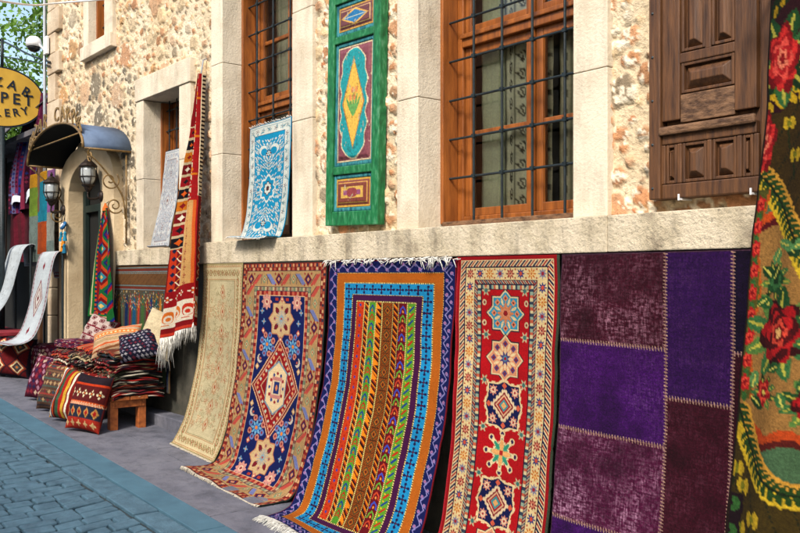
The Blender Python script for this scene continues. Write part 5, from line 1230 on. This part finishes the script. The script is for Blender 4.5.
for (px, py, y, w, h, yaw, lean, roll, kind, seed, lab) in (
    (99, 333, -.22, .34, .36, .7, .35, .35, 'ogee', 11, 'maroon and white patterned cushion standing tilted on the kilim piles'),
    (117, 341, -.42, .46, .30, .7, .75, -.30, 'sand', 12, 'sand and orange striped cushion lying on the kilim piles'),
    (139, 345, -.34, .38, .30, .7, .6, -.30, 'navy', 13, 'dark navy cushion with pale specks on the kilim piles'),
    (160, 334, -.16, .36, .42, .75, .35, .30, 'plain', 14, 'plain cream cushion leaning at the right end of the piles')):
    cushion(at(px, py, y), w, h, .17, yaw, lean, roll, kind, seed, lab, GT)
# maroon folded cloth on the left pile
def cloth_slab(name, c, lx, ly, lz, kind, seed, label, cat, yaw=0):
    cv = cush_canvas(kind, seed); n = cv.W
    V = []; Fc = []; C = []
    faces = [((-1, -1, -1), (2, 0, 0), (0, 0, 2)), ((1, -1, -1), (0, 2, 0), (0, 0, 2)), ((1, 1, -1), (-2, 0, 0), (0, 0, 2)), ((-1, 1, -1), (0, -2, 0), (0, 0, 2)), ((-1, -1, 1), (2, 0, 0), (0, 2, 0))]
    k = 24
    for (o_, a, b_) in faces:
        S, T = np.meshgrid(np.linspace(0, 1, k*2), np.linspace(0, 1, k*2)); P = np.array(o_)+S[..., None]*np.array(a)+T[..., None]*np.array(b_)
        nn = np.linalg.norm(np.abs(P)**6, axis=-1, keepdims=True)**(1/6); nn = (np.abs(P)**7).sum(-1, keepdims=True)**(1/7); P = P/nn
        P = P*np.array([lx/2, ly/2, lz/2]); base = len(V)
        cn, sn = math.cos(yaw), math.sin(yaw); Q = np.stack([P[..., 0]*cn-P[..., 1]*sn+c[0], P[..., 0]*sn+P[..., 1]*cn+c[1], P[..., 2]+c[2]], -1)
        V += list(Q.reshape(-1, 3)); Fc.append(gridfaces(k*2, k*2)[:, ::-1]+base)
        ii = (T*(cv.H-1)).astype(int); jj = (S*(cv.W-1)).astype(int); C.append(cv.i[ii, jj].reshape(-1, 3))
    o = link(name, np.array(V), np.vstack(Fc), 'kilim', None, col=np.vstack(C), smooth=True); return tag(o, label, cat)
g = ground(40, 378); cloth_slab('pouf', (g.x, g.y+.10, g.z+.20), .52, .42, .40, 'wine', 22, 'dark maroon patterned box pouf under the end of the white runner', 'pouf', .1)
g = ground(6, 378); cushion(Vector((g.x, g.y+.1, g.z+.24)), .5, .48, .26, .7, .2, .1, 'diamond', 23, 'dark cushion with a diamond pattern on the ground at the left edge')
c = at(68, 348, -.4); cloth_slab('folded_cloth', (-8.98, -.37, bz+.016+6*.058+.03), .5, .42, .085, 'wine', 24, 'dusky pink folded cloth lying on the left kilim pile', 'folded cloth', .1)

# ================================================================== runners on racks left of the doorway
def runner(x0, x1, pts, motif, label, dxs):
    cv = CV(62, 165, 1.6, '#c6cdd0', .66); cv.i *= (1+.18*(fbm(cv.X, cv.Y, 7, 3)-.5))[..., None]
    if motif:
        cv.frame(1.5, 3.2, '#8c2434'); cv.frame(6, 7, '#a85c64'); cv.along(5, 5, lambda x, y, h, i: cv.dia(x, y, 1.3, 1.6, '#7c1c2c'))
        for k, (s, c) in enumerate(((1, '#8c2c3c'), (.86, '#cfccc4'), (.6, '#8c2c3c'), (.46, '#d8d4cc'), (.2, '#7c1c2c'))): cv.dia(31, 92, 13*s, 22*s, c)
        cv.dia(31, 55, 3, 5, '#8c2c3c'); cv.dia(31, 130, 3, 5, '#8c2c3c')
    else:
        for k in range(160): cv.ros(random.uniform(4, 58), random.uniform(4, 160), random.uniform(1, 2.4), '#a8b0b4', '#c8c8c4', '#98a4ac', 5)
        cv.frame(1.5, 3, '#a8b0b8'); cv.frame(9, 10, '#b0b4b4')
    cv.grain(.08, .04, 4)
    L = [(x0+d, y, z) for (y, z), d in zip(pts, dxs)]; R = [(x1+d, y, z) for (y, z), d in zip(pts, dxs)]
    o, P = rug('runner_rug', L, R, cv, label, 'runner', None, rip=lambda U, V: np.stack([0*U, -.01*np.sin(U*6), 0*U], -1)); return o, P
zA = 2.03
runner(-11.02, -10.42, [(.0, 1.75), (-.04, 2.0), (-.12, 2.06), (-.19, 1.98), (-.24, 1.75), (-.30, 1.4), (-.40, 1.12), (-.52, 1.02), (-.70, 1.00)], True, 'white runner rug with maroon border draped over a rail beside the doorway', [0]*9)
runner(-12.05, -11.45, [(-.05, 1.9), (-.08, 2.12), (-.15, 2.17), (-.24, 2.10), (-.30, 1.9), (-.38, 1.6), (-.50, 1.35), (-.68, 1.2), (-.85, 1.14)], False, 'pale grey blue runner rug draped over a rail at the left edge', [0, 0, 0, 0, 0, 0, -.05, -.12, -.2])
def rack(x0, x1, y, z, label):
    t = thing('rug_rack', ((x0+x1)/2, y, gz(x0)), label, 'rack', 'racks holding the pale runners')
    MB().tube([(x0, y, z), (x1, y, z)], .018, 8).build('rail', 'iron', t)
    for x in (x0+.03, x1-.03): MB().tube([(x, y, z), (x, y, gz(x))], .014, 8).build('leg', 'iron', t)
rack(-11.08, -10.36, -.11, 2.035, 'dark rail rack under the maroon bordered runner'); rack(-12.1, -11.4, -.16, 2.145, 'dark rail rack under the pale grey blue runner')
t = thing('cloth_covered_table', (-12.0, -.4, gz(-12)), 'low table covered with red cloth behind the pale runners', 'table')
MB().box(-12.5, -11.1, -.62, -.2, 1.06, 1.11).build('tabletop', 'redcloth', t, .01)
for x in (-12.45, -11.2):
    for y in (-.58, -.26): MB().box(x, x+.05, y, y+.05, gz(x)-.01, 1.058).build('leg', 'iron', t)
# patchwork hanging left of the portal
def patch():
    cv = CV(90, 130, 1.0, '#8c8c84', .42); cs = ['#8aa83c', '#1c9cb4', '#a86ca8', '#d8a01c', '#8c9c94', '#c85c1c', '#9ca49c', '#b8b8ac', '#2c8c9c', '#7c8c3c']
    lay = [(0, 0, 30, 20, 3), (30, 0, 60, 14, 3), (0, 20, 28, 62, 0), (28, 14, 62, 72, 1), (62, 0, 90, 60, 2), (0, 62, 30, 130, 4), (30, 72, 62, 118, 5), (62, 60, 90, 100, 7), (30, 118, 62, 130, 6), (62, 100, 90, 130, 4)]
    for a, b_, c, d, k in lay: cv.rect(a, b_, c, d, cs[k]); 
    cv.i *= (1+.5*(fbm(cv.X, cv.Y, 6, 3)-.5))[..., None]; cv.grain(.1, .05, 2)
    x0, x1 = XL-.45, wx(64)-.02; zt = at(45, 172, -.06).z
    rug('patchwork_textile', [(x0, -.08, zt), (x0, -.10, zt-1.1)], [(x1, -.08, zt), (x1, -.10, zt-1.1)], cv, 'patchwork textile of green, turquoise, pink and orange squares behind the left lantern', 'textile', None, m='worn', rip=lambda U, V: np.stack([0*U, -.012*np.sin(U*14), 0*U], -1))
patch()

# ================================================================== neighbouring shop with textiles, sign, camera, cables, tree
nb = thing('neighbour_shop', (-14.5, 2, gz(-14.5)), 'dark low shopfront beyond the stone building, hung with textiles', 'shop')
b = MB(); b.box(-19, XL-.02, .45, 5, .2, 3.55); b.build('wall', 'dark', nb)
b = MB(); b.box(-19, XL-.03, -.1, 5.1, 3.553, 3.62); b.build('roof', 'tarp', nb)
for x in (-18.8, -15.8, -13.4, XL-.16): MB().box(x, x+.09, -.08, .0, gz(x)-.02, 3.55).build('post', 'brown', nb, .005)
b = MB(); b.v = [Vector(p) for p in [(-15.5, -.3, 3.3), (-12.6, -.5, 3.35), (-11.6, .2, 4.15), (-15.5, .3, 4.0)]]; b.f = [(0, 1, 2, 3)]
o = b.build('awning', 'tarp', nb); s = o.modifiers.new('Solidify', 'SOLIDIFY'); s.thickness = .01
def drape(name, P4, pal, seed, label, folds=8, amp=.05, m='kilim', stripes=True):
    cv = CV(100, 200, .9, pal[0], .5); r = random.Random(seed); x = 0
    while x < 100:
        d = r.uniform(2, 8); c = r.choice(pal); cv.rect(x, 0, x+d, 200, c)
        if stripes and r.random() < .6:
            for y in range(0, 200, 7): cv.dia(x+d/2, y, d*.4, 2.8, r.choice(pal))
        x += d
    cv.i *= (1+.5*(fbm(cv.X, cv.Y, 22, seed)-.5))[..., None]; cv.grain(.12, .08, seed)
    L, R = P4
    return rug(name, L, R, cv, label, 'textile', 'textiles hung on the neighbouring shop', m=m, rip=lambda U, V: np.stack([.0*U, -amp*np.sin(U*folds*2+V*2), 0*U], -1))
q = lambda l: [at(*p) for p in l]
drape('draped_textile', (q([(33, 97, .12), (24, 130, .05), (14, 175, -.02), (12, 215, -.05)]), q([(52, 92, .16), (50, 130, .1), (40, 165, .05), (38, 205, 0)])), ['#5c1440', '#8c2c5c', '#34408c', '#7c7ca8', '#4c1030', '#a83c5c'], 3, 'purple and blue striped textile draped diagonally beside the building corner', 6)
drape('draped_textile', (q([(12, 196, -.0), (12, 230, -.02), (12, 262, -.03)]), q([(38, 192, .05), (38, 230, .03), (38, 262, .02)])), ['#5c1024', '#7c1c34', '#4c0c1c', '#6c2430'], 5, 'deep red plush textile hanging below the purple drape', 4, .02, 'rug', False)
drape('draped_textile', (q([(-12, 160, .1), (-10, 220, .1), (-8, 300, .1)]), q([(6, 158, .1), (8, 220, .1), (10, 300, .1)])), ['#4c3424', '#6c4c34', '#2c241c'], 7, 'brown woven textile hanging at the far left behind the sign post', 3, .03)
cv = CV(30, 10, 1, '#c8ccd4', 1); L = q([(11, 200, -.04), (12, 206, -.08)]); R = q([(33, 190, .0), (34, 197, -.03)])
rug('white_cloth', L, R, cv, 'narrow white cloth strip folded over the top of the deep red textile', 'cloth', None, rip=lambda U, V: np.stack([0*U, -.02*np.sin(U*9), .03*np.sin(U*8)], -1))
# oval sign on a post
sx, sy, sz = -11.9, 0, 0
tS = 11.2; cS = Vector(CAM)+Vector((tS*(VX-RX*.449), tS*(VY-RY*.449), 0)); sz = CAM[2]+(278-97)*tS/F
sg = thing('shop_sign', (cS.x, cS.y, gz(cS.x)), 'oval yellow shop sign with navy capitals on a black post', 'sign')
aw, ah = .535, .385; R = Matrix.Translation((cS.x, cS.y, sz)) @ Matrix(((0, 0, 1, 0), (1, 0, 0, 0), (0, 1, 0, 0), (0, 0, 0, 1)))
def ellm(a, h, z0, z1, n=56):
    b = MB()
    for z in (z0, z1):
        for k in range(n): t = 2*PI*k/n; b.v.append(R @ Vector((a*math.cos(t), h*math.sin(t), z)))
    b.f = [tuple(range(n-1, -1, -1)), tuple(range(n, 2*n))]+[(k, (k+1) % n, n+(k+1) % n, n+k) for k in range(n)]; return b
ellm(aw, ah, -.02, .016).build('rim', 'signk', sg); ellm(aw-.022, ah-.022, -.024, .02).build('board', 'signy', sg)
b = MB()
def straight(word, y, size, gap, arcr=0):
    n = len(word)
    for i, c_ in enumerate(word):
        V, Fc = text_mesh(c_, size, .004); x = (i-(n-1)/2)*gap; X_ = x-.035; dy = -arcr*(x**2); rot = math.atan(-2*arcr*x)
        mtx = R @ Matrix.Translation((X_, y+dy, .0245)) @ Matrix.Rotation(rot, 4, 'Z'); k = len(b.v); b.v += [mtx @ v for v in V]; b.f += [tuple(k+j for j in f) for f in Fc]
straight('BAZAR', .13, .165, .158, .8); straight('CARPET', -.07, .19, .146, 0); straight('GALLERY', -.245, .135, .112, -.5)
b.build('lettering', 'signk', sg)
b = MB(); yy = .02
b.tube([R @ Vector((yy, -ah+.01, -.0)), (R @ Vector((yy, -ah, 0))).xy.to_3d()+Vector((0, 0, gz(cS.x)))], .035, 10); b.tube([R @ Vector((yy, ah-.01, 0)), R @ Vector((yy, ah+.35, 0))], .02, 8)
b.tube([R @ Vector((yy, ah+.33, 0)), R @ Vector((-.8, ah+.33, 0))], .015, 8); b.build('post', 'iron', sg, smooth=True)
# security camera
p = at(51, 43, WY-.07)
cc = thing('security_camera', (p.x, p.y, p.z-.05), 'white dome security camera on a bracket at the building corner', 'camera')
MB().box(XL-.013, XL+.11, -.055, -.018, p.z-.12, p.z+.10).build('junction_box', 'white', cc, .008)
e = at(36, 45, -.12); b = MB(); b.tube([(XL, -.04, p.z-.06), (e.x+.05, e.y, e.z+.02), (e.x, e.y, e.z+.03)], .014, 8); b.build('arm', 'white', cc)
MB().lathe((e.x-.02, e.y-.02, e.z+.02), [(.0, .085), (.05, .08), (.085, .05), (.095, .0), (.09, -.045)], 18).build('housing', 'white', cc, smooth=True)
MB().lathe((e.x-.02, e.y-.02, e.z+.02), [(.08, -.045), (.07, -.075), (.04, -.1), (0, -.108)], 16).build('lens_dome', 'black', cc, smooth=True)
b = MB(); b.tube([(XL-.02, -.035, gz(XL)), (XL-.02, -.035, TOPZ)], .02, 8); o = b.build('drain_pipe', 'steel', None, smooth=True); tag(o, 'thin grey pipe running up the corner of the stone building', 'pipe')
def cable(pts, r, label, m='iron'):
    b = MB(); b.tube(crom(pts, 30), r, 6); tag(b.build('overhead_cable', m, None, smooth=True), label, 'cable', 'overhead cables')
cable([at(-30, -4, -2.0), at(30, 5, -1.0), at(60, 3, -.4), at(120, -2, -.05)], .010, 'pale cable crossing the top left corner in front of the building', 'white')
cable([at(-40, 24, .2), at(0, 40, .0), at(30, 55, -.02), at(50, 62, -.03)], .012, 'upper dark cable sagging to the building corner in front of the tree')
cable([at(-40, 50, .2), at(0, 56, .0), at(30, 61, -.02), at(50, 66, -.03)], .009, 'lower dark cable sagging to the building corner in front of the tree')
# tree
def tree(x, y, h, cz, rad, seed, nl, label, cshift=(0, 0)):
    t = thing('leafy_tree', (x, y, gz(x)), label, 'tree', 'trees behind the neighbouring shop'); r = random.Random(seed); g = gz(x)
    b = MB(); b.tube([(x, y, g-.1), (x+.1, y, g+h*.3), (x-.1, y+.1, g+h*.62)], .22, 10, .12)
    tips = []
    for k in range(16):
        a = r.uniform(0, 6.28); el = r.uniform(.1, 1.1); l = rad*r.uniform(.6, .95); s = Vector((x, y, g+h*r.uniform(.38, .62))); d = Vector((math.cos(a)*math.cos(el), math.sin(a)*math.cos(el), math.sin(el)))
        m_ = s+d*l*.5+Vector((0, 0, .2)); e = s+d*l+Vector((0, 0, .3)); b.tube([s, m_, e], .07, 6, .02); tips += [m_, e]
    b.build('trunk', 'bark', t, smooth=True)
    cen = [Vector((x+r.gauss(0, .5)*rad, y+r.gauss(0, .5)*rad, cz+r.gauss(0, .42)*rad)) for _ in range(60)]+tips
    n = nl; rr = np.random.RandomState(seed); ci = rr.randint(len(cen), size=n); C0 = np.array([tuple(c) for c in cen])[ci]
    P = C0+rr.normal(0, .34, (n, 3)); A = rr.normal(0, 1, (n, 3)); A /= np.linalg.norm(A, axis=1, keepdims=True); B = rr.normal(0, 1, (n, 3)); B -= A*(A*B).sum(1, keepdims=True); B /= np.linalg.norm(B, axis=1, keepdims=True)
    sz_ = rr.uniform(.05, .10, (n, 1)); Q = np.stack([P-A*sz_, P-B*sz_*.6, P+A*sz_, P+B*sz_*.6], 1).reshape(-1, 3); Fc = np.arange(n*4).reshape(n, 4)
    tone = rr.uniform(.6, 1.4, (len(cen), 1))[ci]*rr.uniform(.75, 1.3, (n, 1)); col = np.repeat(np.array([[.11, .22, .025]])*tone, 4, 0)
    link('crown', Q, Fc, 'leaf', t, col=col)
tree(-24.0, 5.2, 10, 8.6, 2.0, 4, 15000, 'bright green leafy tree right behind the sign')
tree(-27.5, 3.4, 8, 6.3, 1.7, 8, 9000, 'lower green tree behind the left part of the sign')
# distant sunlit house seen through the leaves
h = thing('far_house', (-34, 5, gz(-34)), 'pale distant house glimpsed through the tree beyond the sign', 'house')
MB().box(-38, -32, 1, 9, gz(-38)-1, 6.2).build('wall', 'limestone', h); MB().box(-38.3, -31.7, .7, 9.3, 6.203, 6.4).build('roof', 'portal', h)
for y in (2.2, 4.4, 6.6): MB().box(-31.99, -31.95, y, y+.9, 3.6, 5.0).build('window', 'dark', h)
# facade across the street, mirrored in the panes
ob = thing('opposite_building', (-12, -9.5, gz(-12)), 'stone house across the street seen only as a reflection in the window panes', 'building')
opp = mat('opposite_stone', (.62, .5, .34), (.25, .17, .10), 3.5, .95, .8, 6, contrast=(.42, .56), bdist=.03)
def opposite():
    b = MB(); xs = [-28]; 
    for k in range(8): xs += [-26+k*3.2, -24.9+k*3.2]
    xs.append(1.5)
    for i in range(len(xs)-1):
        if i % 2 == 0: b.box(xs[i], xs[i+1], -10.5, -8.2, -.6, 6.2)
        else: b.box(xs[i], xs[i+1], -10.5, -8.2, -.6, 2.1); b.box(xs[i], xs[i+1], -10.5, -8.2, 3.6, 6.2)
    b.build('wall', opp, ob)
    for k in range(8):
        a, c = -26+k*3.2, -24.9+k*3.2; w = MB(); w.box(a, a+.08, -8.5, -8.4, 2.1, 3.6); w.box(c-.08, c, -8.5, -8.4, 2.1, 3.6); w.box(a+.08, c-.08, -8.5, -8.4, 2.85, 2.95); w.box((a+c)/2-.03, (a+c)/2+.03, -8.49, -8.41, 2.1, 3.6)
        w.build('window', 'orange', ob)
    MB().box(-28.2, 1.7, -10.6, -8.0, 6.203, 6.35).build('roof', 'portal', ob)
opposite()

# ================================================================== light, camera, output
w = bpy.data.worlds.new('World'); scene.world = w; w.use_nodes = True; nt = w.node_tree
sky = nt.nodes.new('ShaderNodeTexSky'); sky.sky_type = 'NISHITA'; sky.sun_disc = False
SD = Vector((.34, -.66, .67)).normalized()     # towards the sun
sky.sun_elevation = math.asin(SD.z); sky.sun_rotation = math.atan2(SD.x, SD.y); sky.air_density = 1.3; sky.dust_density = 3.0
nt.links.new(sky.outputs['Color'], nt.nodes['Background'].inputs['Color']); nt.nodes['Background'].inputs['Strength'].default_value = .15
sun = bpy.data.lights.new('sun', 'SUN'); sun.energy = 2.5; sun.angle = math.radians(14); sun.color = (1, .955, .89)
so = bpy.data.objects.new('sun', sun); COL.objects.link(so); so.rotation_euler = SD.to_track_quat('Z', 'Y').to_euler(); so.location = (0, -10, 12)
cd = bpy.data.cameras.new('camera'); cam = bpy.data.objects.new('camera', cd); COL.objects.link(cam); scene.camera = cam
cd.sensor_width = 36; cd.sensor_fit = 'HORIZONTAL'; cd.lens = 36*F/800; cd.shift_y = (278-266.5)/800; cd.clip_end = 1000; cd.clip_start = .05
cam.location = CAM; d = Vector((VX, VY, 0)); cam.rotation_euler = d.to_track_quat('-Z', 'Y').to_euler()
scene.view_settings.view_transform = 'Standard'; scene.view_settings.look = 'None'; scene.view_settings.exposure = .85; scene.view_settings.gamma = 1
scene.render.engine = 'CYCLES'; scene.render.resolution_x = 1024; scene.render.resolution_y = 682
